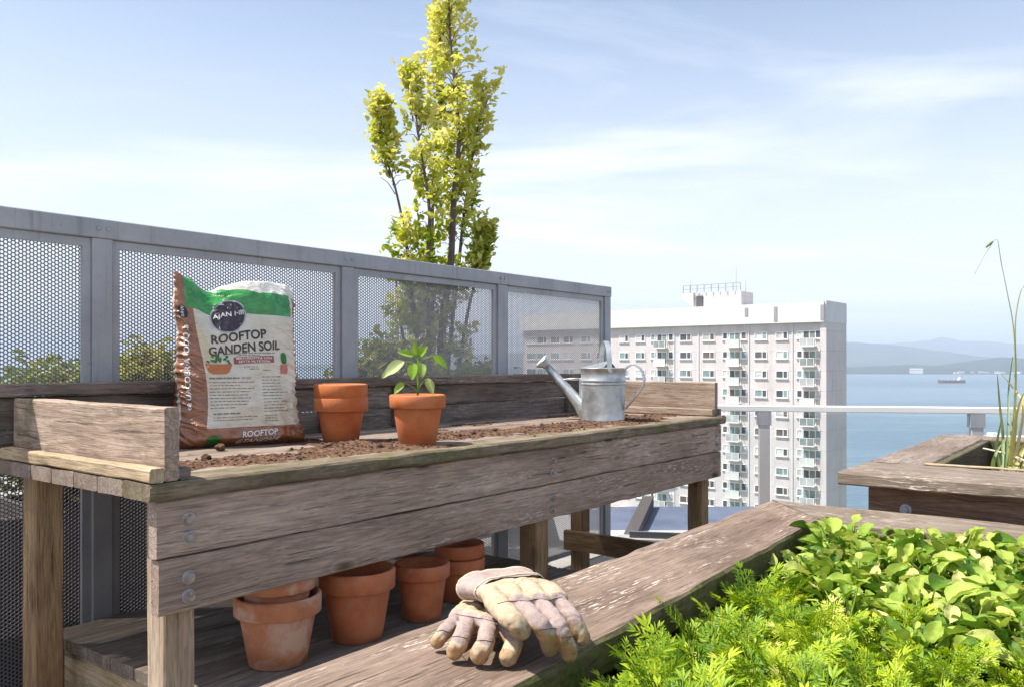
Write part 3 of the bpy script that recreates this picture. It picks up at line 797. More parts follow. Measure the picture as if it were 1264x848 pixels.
make_pot('terracotta_pot', 0.131, 0.212, 0.058, TERRA_OLD, c, 'pale stained terracotta pot on the low shelf nearest the front leg', G2)
make_pot('terracotta_pot', 0.116, 0.19, 0.05, TERRA_OLD, c + Vector((-0.004, 0.004, 0.085)), 'stained terracotta pot nested in the pale pot nearest the front leg', G2)
make_pot('terracotta_pot', 0.1265, 0.232, 0.064, TERRA_MID, onz(441, 796, ZS, 0.08), 'largest single empty terracotta pot on the low shelf, between nested pair and smaller pot', G2)
make_pot('terracotta_pot', 0.1005, 0.200, 0.050, TERRA_MID, onz(521, 769, ZS, 0.065), 'smaller single empty terracotta pot on the low shelf behind the gloves', G2)
c = onz(567, 745, ZS, 0.065)
make_pot('terracotta_pot', 0.098, 0.165, 0.05, TERRA_MID, c, 'farthest terracotta pot on the low shelf with another nested in it', G2)
make_pot('terracotta_pot', 0.097, 0.165, 0.05, TERRA_MID, c + Vector((0, 0, 0.055)), 'dark rimmed pot nested in the farthest pot of the low shelf', G2)

# ------------------------------------------------------------------ leaves
def leaf(mb, base, d, up, L, W, droop=0.3, fold=0.15, n=6, mat=0, tint=0.5, wave=0.0, crink=0.0, shape=0.8, nw=2, ph=0.0, rnd_pow=0.8):
    """a leaf blade from base along d; n rows long, 2*nw strips wide"""
    d = Vector(d).normalized(); up = Vector(up)
    side = d.cross(up)
    if side.length < 1e-5: side = d.cross(Vector((1, 0, 0)))
    side.normalize(); up = side.cross(d).normalized()
    vs, fs = [], []
    for i in range(n + 1):
        t = i / n
        c = Vector(base) + d * (L * (t - droop * 0.15 * t * t)) - up * (droop * L * t * t)
        w = W * 0.5 * max(0.02, math.sin(PI * min(1.0, t ** shape * 0.97 + 0.03)) ** rnd_pow)
        for k in range(-nw, nw + 1):
            s = k / nw
            z = abs(s) ** 1.5 * fold * w * 2 + wave * L * math.sin(t * 11 + s * 2.2 + ph) * abs(s)
            if crink: z += crink * L * noise.noise(Vector((t * 5 + ph * 7, s * 3.2, ph)))
            vs.append(c + side * (s * w) + up * z)
    q = 2 * nw + 1
    for i in range(n):
        for k in range(q - 1):
            fs.append((i*q+k, i*q+k+1, (i+1)*q+k+1, (i+1)*q+k))
    mb.add(vs, fs, mat, tint)

FEATHER = leafmat('feathery_green_leaf', [(0.0, (0.07, 0.16, 0.010)), (0.3, (0.215, 0.36, 0.012)), (0.65, (0.42, 0.52, 0.018)), (0.92, (0.62, 0.66, 0.06)), (1.0, (0.62, 0.56, 0.16))], 0.40)
BROAD = leafmat('broad_green_leaf', [(0.0, (0.07, 0.17, 0.012)), (0.35, (0.22, 0.34, 0.030)), (0.7, (0.40, 0.49, 0.085)), (1.0, (0.60, 0.58, 0.22))], 0.30, 0.6, 40)
PEPPER = leafmat('seedling_leaf', [(0.0, (0.14, 0.28, 0.02)), (0.5, (0.28, 0.46, 0.05)), (1.0, (0.52, 0.60, 0.28))], 0.42, 0.3, 20)

def feather_plant(seed):
    rnd = random.Random(seed)
    mb = MB()
    for k in range(13):
        az = 2 * PI * k / 13 + rnd.uniform(-0.35, 0.35)
        el = rnd.uniform(0.65, 1.5)
        L = rnd.uniform(0.10, 0.20)
        tint = rnd.uniform(0.05, 0.8)
        pts = []
        p = Vector((rnd.uniform(-.014, .014), rnd.uniform(-.014, .014), -0.02)); e = el
        N = 12
        for i in range(N + 1):
            pts.append(p.copy())
            d = Vector((math.cos(az) * math.cos(e), math.sin(az) * math.cos(e), math.sin(e)))
            p = p + d * (L / N); e -= rnd.uniform(0.01, 0.11)
        mb.tube(pts, [0.0015 - 0.00008 * i for i in range(N + 1)], 4, 0, 0.45 + tint * 0.3, False)
        for i in range(4, N + 1):
            d = (pts[i] - pts[i-1]).normalized()
            side = d.cross(Vector((0, 0, 1))).normalized(); up = side.cross(d)
            if i == N:
                for a in (-0.55, 0.0, 0.55): leaf(mb, pts[i], d * math.cos(a) + side * math.sin(a) + up * 0.1, up, 0.026, 0.0065, 0.12, 0.25, 3, 0, min(1, tint + 0.2), nw=1)
                continue
            sc = (1.0 - abs(i - 7) * 0.075) * 0.8
            for sg in (-1, 1):
                fw = d * 0.6 + side * sg * 0.8 + up * rnd.uniform(-0.1, 0.3)
                ll = 0.044 * sc * rnd.uniform(0.75, 1.25)
                dv = fw.normalized(); s2 = dv.cross(up).normalized()
                mb.tube([pts[i], pts[i] + dv * ll * 0.75], [0.0008, 0.0005], 3, 0, 0.4 + tint * 0.3, False)
                for (t, a) in ((0.22, 0.8), (0.22, -0.8), (0.48, 0.65), (0.48, -0.65), (0.72, 0.45), (0.72, -0.45), (0.78, 0.0)):
                    v = dv * math.cos(a) + s2 * math.sin(a) + up * rnd.uniform(-0.15, 0.3)
                    leaf(mb, pts[i] + dv * ll * t, v, up + side * rnd.uniform(-.4, .4), ll * rnd.uniform(0.42, 0.68), 0.0062 * sc, 0.15, 0.25, 3, 0, min(1, max(0, tint + rnd.uniform(-.2, .25))), nw=1)
    for k in range(3):                       # dry stems among the green
        a = rnd.uniform(0, 6.28); mb.tube([(0, 0, 0), (0.02*math.cos(a), 0.02*math.sin(a), 0.06), (0.05*math.cos(a), 0.05*math.sin(a), rnd.uniform(.08, .13))], [0.0012, 0.001, 0.0006], 4, 0, 1.0, False)
    return mb
def broad_plant(seed):
    rnd = random.Random(seed)
    mb = MB()
    for k in range(24):
        az = 2.4 * k + rnd.uniform(-0.4, 0.4)
        e = 1.45 - 0.048 * k + rnd.uniform(-0.15, 0.15)
        L = rnd.uniform(0.034, 0.074) if k > 5 else rnd.uniform(0.025, 0.045); st = rnd.uniform(0.02, 0.09)
        d = Vector((math.cos(az) * math.cos(e), math.sin(az) * math.cos(e), math.sin(e)))
        b = Vector((0, 0, -0.03))
        q = b + d * (st + 0.035)
        tint = rnd.uniform(0.0, 0.85) if rnd.random() > 0.06 else 1.0
        mb.tube([b, b + d * (st * .5 + .015), q], [0.0028, 0.0024, 0.0016], 5, 0, tint, False)
        d2 = (d + Vector((math.cos(az), math.sin(az), 0.1)) * rnd.uniform(0.0, 0.75)).normalized()
        tw = Vector((rnd.uniform(-.5, .5), rnd.uniform(-.5, .5), 1))
        leaf(mb, q, d2, tw, L * 0.95, L * rnd.uniform(0.52, 0.75), rnd.uniform(0.0, 0.6), rnd.uniform(0.0, 0.55), 10, 0, tint, rnd.uniform(0.012, 0.035), 0.10, rnd.uniform(0.8, 0.95), 3, rnd.uniform(0, 6), rnd.uniform(0.48, 0.6))
    return mb
def abs_uv(u, v): return Vector((0, 0, 0)) + D1 * u + D2 * v
def place_greens():
    rnd = random.Random(11)
    fe = [feather_plant(100 + k) for k in range(5)]; br = [broad_plant(200 + k) for k in range(5)]
    fm = [b.build('feathery_plant', FEATHER, attr=True, smooth=True) for b in fe]
    bm_ = [b.build('leafy_plant', BROAD, attr=True, smooth=True) for b in br]
    used = set()
    n = [0, 0]
    u = 1.05
    row = 0
    while u < 3.16:
        v = 0.03 + (0.03 if row % 2 else 0)
        while v < 1.0:
            uu = u + rnd.uniform(-.02, .02); vv = v + rnd.uniform(-.02, .02)
            p = abs_uv(uu, vv)
            lim = 0.915 + (uu - 1.5) * 0.055
            px = CX + F * p.x / p.y; py = HY + F * (0.62) / p.y
            ok = vv < lim - 0.03 and 738 < px < 1330 and py < 985
            if rnd.random() < 0.06: ok = False
            if 1170 < px < 1250 and 785 < py < 840: ok = False
            if ok:
                feather = px < 985 or (px < 1040 and py > 708) or (px < 1125 and py > 745) or py > 815
                if feather:
                    k = rnd.randrange(5); src = fm[k]; sc = rnd.uniform(0.8, 1.3)
                    lab = 'feathery lime green herb plant in the dense near half of the raised bed'; grp = 'feathery plants in the raised bed'; cat = 'plant'
                    keep = True
                else:
                    k = rnd.randrange(5); src = bm_[k]; sc = rnd.uniform(0.95, 1.4)
                    lab = 'broad leaved salad plant among the greens by the far rim of the raised bed'; grp = 'broad leaved plants in the raised bed'; cat = 'plant'
                key = (feather, k)
                if key in used:
                    o = src.copy(); COL.objects.link(o)
                else:
                    o = src; used.add(key)
                z = ZP - 0.13 + rnd.uniform(-.02, .03)
                # lower near the left rim
                if feather and vv > 0.72: z -= 0.03; sc *= 0.9
                if feather and px > 1000: z -= 0.035; sc *= 0.85
                if not feather: z += 0.02
                o.location = (p.x, p.y, z); o.rotation_euler = (rnd.uniform(-.15, .15), rnd.uniform(-.15, .15), rnd.uniform(0, 6.28)); o.scale = (sc, sc, sc)
                tag(o, lab, cat, grp)
            v += 0.085
        u += 0.082; row += 1
    for k, o in enumerate(fm):
        if (True, k) not in used: bpy.data.objects.remove(o)
    for k, o in enumerate(bm_):
        if (False, k) not in used: bpy.data.objects.remove(o)
place_greens()

# seedling in its pot
def seedling():
    t = empty('pepper_seedling', b1, 0.0, 'young broad leaved seedling growing in the terracotta pot on the tabletop', 'plant')
    zt = 0.186
    m = MB()
    N = 26
    vs = [(0, 0, zt - 0.006)]; fs = []
    for j in range(1, 7):
        for k in range(N):
            r = 0.0885 * j / 6; a = 2*PI*k/N
            x, y = r*math.cos(a), r*math.sin(a)
            vs.append((x, y, zt - 0.014 + noise.noise(Vector((x*70, y*70, 1))) * 0.006 + 0.006 * (1 - j/6)))
    for k in range(N): fs.append((0, 1+k, 1+(k+1) % N))
    for j in range(5):
        for k in range(N): fs.append((1+j*N+k, 1+(j+1)*N+k, 1+(j+1)*N+(k+1) % N, 1+j*N+(k+1) % N))
    m.add(vs, fs); m.build('root_soil', CRUMB, t)
    m = MB()
    H = 0.145
    st = [(0, 0, zt - 0.02), (0.002, 0, zt + 0.04), (-0.001, 0.001, zt + 0.09), (0.004, 0, zt + H)]
    m.tube(st, [0.0048, 0.0042, 0.0035, 0.0028], 8, 0, 0.55)
    m.build('stem', PEPPER, t, smooth=True, attr=True)
    S_ = 1 / 339.0
    # (base height, az deg in view plane: x right, y away, tip offsets)
    specs = [((0, 0, zt + .012), (-.05, -.01, .030), (-.034, -.012, -.034), .048, .028, .45),
             ((0, 0, zt + .018), (.036, -.01, .042), (.022, -.015, -.050), .058, .030, .75),
             ((0, 0, zt + .110), (-.05, .0, .012), (-.072, -.01, -.046), .092, .044, .98),
             ((0, 0, zt + .115), (.06, .0, .030), (.045, -.01, -.038), .062, .028, .40),
             ((0, 0, zt + .095), (-.012, -.02, .02), (-.004, -.03, -.06), .058, .036, .35),
             ((0, 0, zt + .105), (.018, -.015, .01), (.004, -.025, -.055), .050, .028, .65),
             ((0, 0, zt + .125), (-.016, .0, .02), (-.04, -.02, .012), .056, .028, .55),
             ((0, 0, zt + .135), (.008, 0, .010), (.022, -.02, .026), .046, .028, .6),
             ((0, 0, zt + .135), (-.003, .005, .012), (-.008, -.02, .05), .045, .022, .5)]
    for b, pet, dr, L, W, tint in specs:
        m = MB()
        q = Vector(b) + Vector(pet)
        m.tube([b, Vector(b) + Vector(pet) * 0.55 + Vector((0, 0, .006)), q], [0.002, 0.0016, 0.0012], 5, 0, 0.6, False)
        leaf(m, q, dr, (0.15 if dr[0] > 0 else -0.15, -0.85, 0.55), L * 1.15, W * 1.12, 0.12, 0.22, 9, 0, tint, 0.015, 0.03, 0.75, 3, L * 90)
        m.build('leaf', PEPPER, t, smooth=True, attr=True)
seedling()

# ------------------------------------------------------------------ watering can
def strap(pts, w, th, wid):
    """flat strip along pts, wid = width direction"""
    m = MB(); wid = Vector(wid).normalized(); vs, fs = [], []
    pts = [Vector(p) for p in pts]
    for i, p in enumerate(pts):
        d = (pts[min(i+1, len(pts)-1)] - pts[max(i-1, 0)]).normalized()
        nn = d.cross(wid).normalized()
        for a, b in ((-1, -1), (1, -1), (1, 1), (-1, 1)):
            vs.append(p + wid * (a * w / 2) + nn * (b * th / 2))
    for i in range(len(pts) - 1):
        for k in range(4): fs.append((i*4+k, i*4+(k+1) % 4, (i+1)*4+(k+1) % 4, (i+1)*4+k))
    n = len(pts) - 1
    fs += [(3, 2, 1, 0), (n*4, n*4+1, n*4+2, n*4+3)]
    m.add(vs, fs); return m
def watering_can():
    base = onz(744.5, 521, ZT, 0.115)
    t = empty('watering_can', base, R(-23), 'galvanised metal watering can with a rose spout on the tabletop', 'watering can')
    h, rt, rb = 0.275, 0.1175, 0.112
    m = MB()
    prof = [(0.0, 0.004), (rb - 0.004, 0.004), (rb, 0.0), (rb + 0.0025, 0.004), (rb + 0.0005, 0.010)]
    def rr(z): return rb + (rt - rb) * z / h
    for z in (0.05, 0.11, 0.17, 0.186): prof.append((rr(z), z))
    prof += [(rr(.19), .190), (rr(.193) + .0035, .193), (rr(.196), .1965), (rr(.20), .200), (rr(.206), .2065), (rr(.21) + .0035, .2105), (rr(.214), .2145), (rr(.24), .24), (rt, h - .004), (rt + .003, h - .002), (rt + .003, h + .001), (rt - .001, h + .002), (rt - .003, h), (rt - .004, .2), (rb - .004, .02), (0, .018)]
    m.lathe(prof, 64); m.build('can_body', GALV, t, smooth=True)
    # half cover, domed towards the spout
    m = MB(); vs, fs = [], []
    NA, NR_ = 36, 8
    for j in range(NR_ + 1):
        for k in range(NA + 1):
            a = PI * 0.5 + PI * 1.0 * k / NA
            r = (rt - 0.001) * j / NR_
            cx = 0.035
            x = cx + (r * math.cos(a)) * (1 + cx / rt); y = r * math.sin(a)
            lim = math.sqrt(max(0, (rt - .001) ** 2 - x * x)); y = max(-lim, min(lim, y))
            vs.append((x, y, h + 0.003 + 0.038 * (1 - (j / NR_)) ** 1.0))
    for j in range(NR_):
        for k in range(NA): fs.append((j*(NA+1)+k, (j+1)*(NA+1)+k, (j+1)*(NA+1)+k+1, j*(NA+1)+k+1))
    m.add(vs, fs); m.build('cover', GALV, t, smooth=True)
    # spout
    m = MB()
    sp = [(-0.085, 0, 0.055), (-0.130, 0, 0.085), (-0.20, 0, 0.165), (-0.272, 0, 0.24), (-0.316, 0, 0.288)]
    m.tube([(-0.098, 0, 0.012), (-0.112, 0, 0.05)] + sp[1:], [0.026, 0.033, 0.032, 0.026, 0.021, 0.0185], 20, up=(0, 1, 0)); m.build('spout', GALV, t, smooth=True)
    d = Vector((-0.66, -0.34, 0.67)).normalized()
    q = Vector(sp[-1])
    rose = MB(); rose.tube([q - d * .006, q + d * 0.010, q + d * 0.030, q + d * .036, q + d * 0.039, q + d * .0405], [0.0195, 0.024, 0.041, 0.046, 0.044, 0.030], 32, up=(0, 1, 0))
    ro = rose.build('rose', GALV, t, smooth=True)
    fc = MB(); fc.tube([q + d * 0.0408, q + d * 0.043, q + d * 0.0445], [0.0435, 0.030, 0.006], 32, up=(0, 1, 0)); fc.build('sprinkler_face', plain('pale_zinc_face', (0.72, 0.72, 0.70), 0.5, 0.3, 0.1, 60.0), ro, smooth=True)
    # brace between spout and body
    m = MB(); m.tube([(-0.238, 0, 0.213), (-0.17, 0, 0.2185), (-0.112, 0, 0.218)], 0.0052, 10); m.build('brace', GALV, t, smooth=True)
    m = MB(); m.box(-0.128, -0.108, -0.014, 0.014, 0.09, 0.215); m.build('spout_gusset', GALV, t)
    # bail over the top, across the can
    pts = []
    for k in range(25):
        a = PI * k / 24
        dx, dy = math.cos(R(-62)), math.sin(R(-62))
        r = math.cos(a) * 0.108
        pts.append((0.012 + dx * r, dy * r, h - 0.025 + (0.165 * math.sin(a) ** 0.75)))
    sm = strap(pts, 0.026, 0.003, (math.cos(R(28)), math.sin(R(28)), 0)); b = sm.build('top_handle', GALV, t)
    for sgn in (-1, 1):
        m = MB(); x, y = 0.012 + dx * 0.1165 * sgn, dy * 0.1165 * sgn
        m.tube([(x*.97, y*.97, h - .012), (x*1.06, y*1.06, h - .012)], 0.010, 14); m.build('handle_lug', GALV, t)
    # side handle
    pts = []
    ctrl = [(0.113, 0.262), (0.135, 0.285), (0.165, 0.292), (0.195, 0.278), (0.214, 0.245), (0.218, 0.205), (0.203, 0.168), (0.175, 0.13), (0.14, 0.09), (0.118, 0.065)]
    for i in range(len(ctrl) - 1):
        for k in range(5):
            f = k / 5
            p0 = ctrl[max(0, i-1)]; p1 = ctrl[i]; p2 = ctrl[i+1]; p3 = ctrl[min(len(ctrl)-1, i+2)]
            c = [0.5 * (2*p1[j] + (p2[j]-p0[j])*f + (2*p0[j]-5*p1[j]+4*p2[j]-p3[j])*f*f + (3*p1[j]-p0[j]-3*p2[j]+p3[j])*f**3) for j in (0, 1)]
            pts.append((c[0], 0, c[1]))
    pts.append((ctrl[-1][0], 0, ctrl[-1][1]))
    sm = strap(pts, 0.030, 0.007, (0, 1, 0)); sm.build('side_handle', GALV, t)
watering_can()

# ------------------------------------------------------------------ bag of soil
def soil_bag():
    a = onz(222, 555, ZT); b = onz(377, 546, ZT)
    w = (b - a); w.z = 0; w.normalize()
    back = Vector((-w.y, w.x, 0))
    org = (a + b) / 2 + back * 0.075
    rz = math.atan2(w.y, w.x)
    t = empty('soil_bag', org, rz, 'large plastic bag of garden soil in brown, cream and green standing on the tabletop', 'bag')
    H = 0.612
    tops = [(-1.0, 0.022), (-0.8, 0.0), (-0.45, -0.046), (-0.2, -0.024), (0.15, -0.002), (0.55, 0.002), (0.85, -0.004), (1.0, -0.022)]
    def ftop(s):
        s = max(-1, min(1, s))
        for (p, q), (p2, q2) in zip(tops[:-1], tops[1:]):
            if p <= s <= p2:
                k = (s - p) / (p2 - p); k = k*k*(3-2*k); return q + (q2 - q) * k
        return 0
    def section(V):
        t_ = max(0.0, min(1.0, V / H))
        W = 0.238 - 0.012 * t_ - 0.018 * math.sin(PI * t_) + 0.010 * max(0, 1 - t_ / 0.12)
        D = 0.082 * min(1.0, max(0.1, t_ / 0.05)) ** 0.4 * max(0.0, 1 - t_ ** 2.4) ** 0.7 + 0.004
        return W, D
    NA = 200
    cache = {}
    def loop(V):
        key = round(V, 4)
        if key in cache: return cache[key]
        W, D = section(V); n = 3.2
        pts = []
        for k in range(NA):
            th = -PI / 2 + 2 * PI * k / NA           # starts at the front centre, runs towards +x
            c, s = math.cos(th), math.sin(th)
            x = W * math.copysign(abs(c) ** (2 / n), c); y = D * math.copysign(abs(s) ** (2 / n), s)
            pts.append((x, y))
        arc = [0]
        for k in range(NA): 
            p, q = pts[k], pts[(k+1) % NA]; arc.append(arc[-1] + math.hypot(q[0]-p[0], q[1]-p[1]))
        cache[key] = (pts, arc, W, D); return cache[key]
    def place(x, y, V, W, D, extra):
        t_ = V / H
        s = x / W
        nx, ny = x / (W * W) , y / (D * D) if D > 0.02 else (y / 0.02 / 0.02)
        l = math.hypot(nx, ny) or 1
        nx, ny = nx / l, ny / l
        edge = max(0, abs(s) - 0.45) / 0.55
        q = Vector((x, y, V))
        wr = noise.noise(q * 9) * 0.011 + noise.noise(q * 24 + Vector((3, 1, 2))) * 0.0035
        rid = 1 - abs(noise.noise(Vector((x * 10 - V * 5, y * 6, V * 42 + x * 22)))) * 2
        wr += max(0, rid) ** 3 * 0.009 * (0.2 + 1.3 * edge) * (1 - t_ * 0.5)
        rid2 = 1 - abs(noise.noise(Vector((x * 26 + V * 9, 4.0, V * 11)))) * 2
        wr += max(0, rid2) ** 4 * 0.007 * max(0, (t_ - 0.55) / 0.45)
        wr += max(0, 1 - abs(noise.noise(Vector((x * 34, 9.0, V * 14)))) * 2.4) ** 2 * 0.005 * max(0, 1 - t_ / 0.16)
        k = wr * min(1.0, D / 0.02) + extra
        z = V + ftop(s) * max(0, (t_ - 0.35) / 0.65) ** 1.6
        bend = -0.03 * max(0, t_ - 0.8) * 5 * math.sin(s * 5 + 0.5) * 0.5
        return Vector((x + nx * k, y + ny * k + 0.06 * V + bend, z + 0.001))
    def surf(U, V, extra=0.0012):
        pts, arc, W, D = loop(V)
        tot = arc[-1]; u = U % tot
        lo, hi = 0, NA
        while hi - lo > 1:
            mid = (lo + hi) // 2
            if arc[mid] <= u: lo = mid
            else: hi = mid
        f = (u - arc[lo]) / max(1e-9, arc[lo+1] - arc[lo])
        p, q = pts[lo], pts[(lo+1) % NA]
        return place(p[0] + (q[0]-p[0])*f, p[1] + (q[1]-p[1])*f, V, W, D, extra)
    NV = 150
    vs, fs, uvs = [], [], []
    for j in range(NV + 1):
        V = H * j / NV
        pts, arc, W, D = loop(V)
        for k in range(NA):
            vs.append(place(pts[k][0], pts[k][1], V, W, D, 0.0))
            U = arc[k] if arc[k] < arc[-1] / 2 else arc[k] - arc[-1]
            uvs.append((U, V))
    for j in range(NV):
        for k in range(NA):
            fs.append((j*NA+k, j*NA+(k+1) % NA, (j+1)*NA+(k+1) % NA, (j+1)*NA+k))
    fs.append(tuple(range(NA))[::-1]); fs.append(tuple(NV*NA + k for k in range(NA)))
    m = MB(); m.add(vs, fs)
    M, nt, p = newmat('printed_plastic_sack')
    uv = nd(nt, 'ShaderNodeUVMap', uv_map='sack').outputs[0]
    sp = nd(nt, 'ShaderNodeSeparateXYZ', {0: uv})
    Ux, Vx = sp.outputs[0], sp.outputs[1]
    nw = noi(nt, uv, 14.0, 2)
    def gt(a, b): return math_(nt, 'GREATER_THAN', a, b)
    def lt(a, b): return math_(nt, 'LESS_THAN', a, b)
    def mul(*xs):
        r = xs[0]
        for x in xs[1:]: r = math_(nt, 'MULTIPLY', r, x)
        return r
    brown = ramp(nt, noi(nt, uv, 25.0, 4), [(0.3, (0.22, 0.075, 0.030)), (0.7, (0.36, 0.145, 0.065))])
    cream = ramp(nt, noi(nt, uv, 18.0, 4), [(0.3, (0.60, 0.54, 0.42)), (0.7, (0.74, 0.69, 0.56))])
    green = ramp(nt, noi(nt, uv, 22.0, 3), [(0.3, (0.012, 0.20, 0.030)), (0.7, (0.05, 0.34, 0.06))])
    # edge of the brown side swings outwards near the top, as the print does
    sw = math_(nt, 'MULTIPLY_ADD', math_(nt, 'SINE', math_(nt, 'MULTIPLY', Vx, 9.0)), 0.018, -0.150)
    front = mul(gt(Ux, sw), lt(Ux, math_(nt, 'MULTIPLY_ADD', Vx, -0.02, 0.222)))
    cm = mul(front, gt(Vx, 0.070))
    col = mix(nt, cm, brown, cream)
    # wavy yellowish brush stroke beside the brown side
    ye = mul(front, gt(Vx, 0.30), lt(Ux, math_(nt, 'ADD', sw, math_(nt, 'MULTIPLY', math_(nt, 'SUBTRACT', 0.48, Vx), 0.35))), lt(Vx, 0.485))
    col = mix(nt, mul(ye, 0.55), col, (0.62, 0.47, 0.22))
    gb = math_(nt, 'MULTIPLY_ADD', math_(nt, 'SINE', math_(nt, 'MULTIPLY', Ux, 11.0)), -0.010, 0.490)
    gm = mul(gt(Ux, -0.195), lt(Ux, 0.200), gt(Vx, gb), lt(Vx, 0.7))
    col = mix(nt, gm, col, green)
    tm = mul(gt(Ux, -0.11), gt(Vx, math_(nt, 'MAXIMUM', math_(nt, 'MULTIPLY_ADD', Ux, -0.26, 0.585), 0.566)))
    col = mix(nt, tm, col, (0.70, 0.66, 0.58))
    # pale fold lines of the gusset
    f1 = math_(nt, 'COMPARE', Ux, math_(nt, 'MULTIPLY_ADD', math_(nt, 'SINE', math_(nt, 'MULTIPLY', Vx, 14.0)), 0.012, -0.252), 0.011)
    col = mix(nt, mul(f1, 0.95), col, (0.72, 0.66, 0.56))
    setc(nt, p.inputs['Base Color'], col)
    p.inputs['Roughness'].default_value = 0.24; p.inputs['Specular IOR Level'].default_value = 0.7; p.inputs['Coat Weight'].default_value = 0.5; p.inputs['Coat Roughness'].default_value = 0.12
    ft = nd(nt, 'ShaderNodeTexCoord').outputs['Object']
    b1_ = noi(nt, nd(nt, 'ShaderNodeVectorMath', {0: ft, 1: (14, 14, 50)}, operation='MULTIPLY').outputs[0], 1.0, 4, 0.6, 1.2)
    bump(nt, p, b1_, 0.8, 0.008)
    o = m.build('sack', M, t, smooth=True)
    lay = o.data.uv_layers.new(name='sack')
    for pl in o.data.polygons:
        us = [uvs[o.data.loops[li].vertex_index][0] for li in pl.loop_indices]
        fix = len(us) == 4 and max(us) - min(us) > 0.4
        for li in pl.loop_indices:
            u, v = uvs[o.data.loops[li].vertex_index]
            if fix and u < 0: u += 2 * max(abs(x) for x in us)
            lay.data[li].uv = (u, v)
    # print that lies on the film
    INK = plain('dark_brown_ink', (0.055, 0.03, 0.025), 0.35, 0, 0.1, 20); WHT = plain('white_ink', (0.78, 0.76, 0.72), 0.35, 0, 0.03, 20)
    RED = plain('russet_ink', (0.34, 0.085, 0.055), 0.35); LGR = plain('leaf_green_ink', (0.04, 0.20, 0.03), 0.35, col2=(0.02, 0.11, 0.02)); ORG = plain('orange_ink', (0.48, 0.16, 0.05), 0.35)
    GRY = plain('small_print_ink', (0.20, 0.165, 0.14), 0.4); PNK = plain('pink_ink', (0.50, 0.17, 0.15), 0.4); BLK = plain('badge_ink', (0.045, 0.032, 0.04), 0.3)
    def wrap(name, pts2, faces, mat, ex, parent=o):
        m = MB(); m.add([surf(u, v, ex) for (u, v) in pts2], faces); return m.build(name, mat, parent)
    def disc(name, u, v, r, mat, ex, rx=1.0, n=36):
        P = [(u, v)]; fc = []
        for j in range(1, 7):
            for k in range(n): P.append((u + rx*r*j/6*math.cos(2*PI*k/n), v + r*j/6*math.sin(2*PI*k/n)))
        for k in range(n): fc.append((0, 1+k, 1+(k+1) % n))
        for j in range(5):
            for k in range(n): fc.append((1+j*n+k, 1+(j+1)*n+k, 1+(j+1)*n+(k+1) % n, 1+j*n+(k+1) % n))
        return wrap(name, P, fc, mat, ex)
    def rect(name, u0, u1, v0, v1, mat, ex, skew=0.0, parent=o):
        nx, ny = max(1, int((u1-u0)/0.008)), max(1, int((v1-v0)/0.008)); P, fc = [], []
        for j in range(ny+1):
            for i in range(nx+1): P.append((u0+(u1-u0)*i/nx, v0+(v1-v0)*j/ny + skew*i/nx))
        for j in range(ny):
            for i in range(nx): fc.append((j*(nx+1)+i, j*(nx+1)+i+1, (j+1)*(nx+1)+i+1, (j+1)*(nx+1)+i))
        return wrap(name, P, fc, mat, ex, parent)
    def words(name, body, u, v, width, height, mat, ex, rot=0.0, shear=0.0, bold=0.02, tilt=0.0, parent=o):
        cu = bpy.data.curves.new('lettering', 'FONT'); cu.body = body; cu.size = 1.0; cu.align_x = 'CENTER'; cu.align_y = 'CENTER'; cu.shear = shear; cu.offset = bold; cu.resolution_u = 4
        ob = bpy.data.objects.new('lettering', cu); COL.objects.link(ob)
        dg = bpy.context.evaluated_depsgraph_get(); dg.update()
        me = bpy.data.meshes.new_from_object(ob.evaluated_get(dg)); bpy.data.objects.remove(ob); bpy.data.curves.remove(cu)
        bm = bmesh.new(); bm.from_mesh(me)
        bmesh.ops.triangulate(bm, faces=bm.faces)
        xs = [q.co.x for q in bm.verts]; ys = [q.co.y for q in bm.verts]
        sx = width / (max(xs) - min(xs)); sy = height / (max(ys) - min(ys)); cx = (max(xs)+min(xs))/2; cy = (max(ys)+min(ys))/2
        for q in bm.verts: q.co = Vector(((q.co.x-cx)*sx, (q.co.y-cy)*sy, 0))
        for _ in range(3):
            ed = [e for e in bm.edges if e.calc_length() > 0.009]
            if not ed: break
            bmesh.ops.subdivide_edges(bm, edges=ed, cuts=1); bmesh.ops.triangulate(bm, faces=bm.faces)
        c_, s_ = math.cos(rot), math.sin(rot)
        for q in bm.verts:
            x, y = q.co.x, q.co.y
            y += tilt * x
            q.co = surf(u + x*c_ - y*s_, v + x*s_ + y*c_, ex)
        bm.to_mesh(me); bm.free()
        me.materials.clear(); me.materials.append(mat)
        ob = bpy.data.objects.new(name, me); COL.objects.link(ob); ob.parent = parent
        return ob
    disc('badge_ring', -0.045, 0.486, 0.066, plain('ring_ink', (0.42, 0.42, 0.44), 0.35), 0.0012)
    bd = disc('badge', -0.045, 0.486, 0.0605, BLK, 0.0022)
    words('badge_lettering', 'AJAN I·III', -0.045, 0.492, 0.112, 0.024, WHT, 0.0050)
    words('title_lettering', 'ROOFTOP', -0.010, 0.405, 0.205, 0.036, INK, 0.0014, tilt=0.06, bold=0.025)
    words('title_lettering', 'GANDEN SOIL', 0.010, 0.360, 0.265, 0.036, INK, 0.0014, tilt=0.07, bold=0.025)
    rect('ribbon', -0.035, 0.115, 0.300, 0.326, RED, 0.0012, 0.004)
    words('ribbon_lettering', 'MIRTURROTTIA LION', 0.040, 0.321, 0.130, 0.008, WHT, 0.0026)
    words('ribbon_lettering', 'EETTR NLTETION', 0.040, 0.309, 0.115, 0.008, WHT, 0.0026)
    # potted herb picture
    bowl = [(-0.135, 0.300), (-0.045, 0.303), (-0.050, 0.286), (-0.066, 0.268), (-0.112, 0.266), (-0.128, 0.282)]
    P, fc = [], []
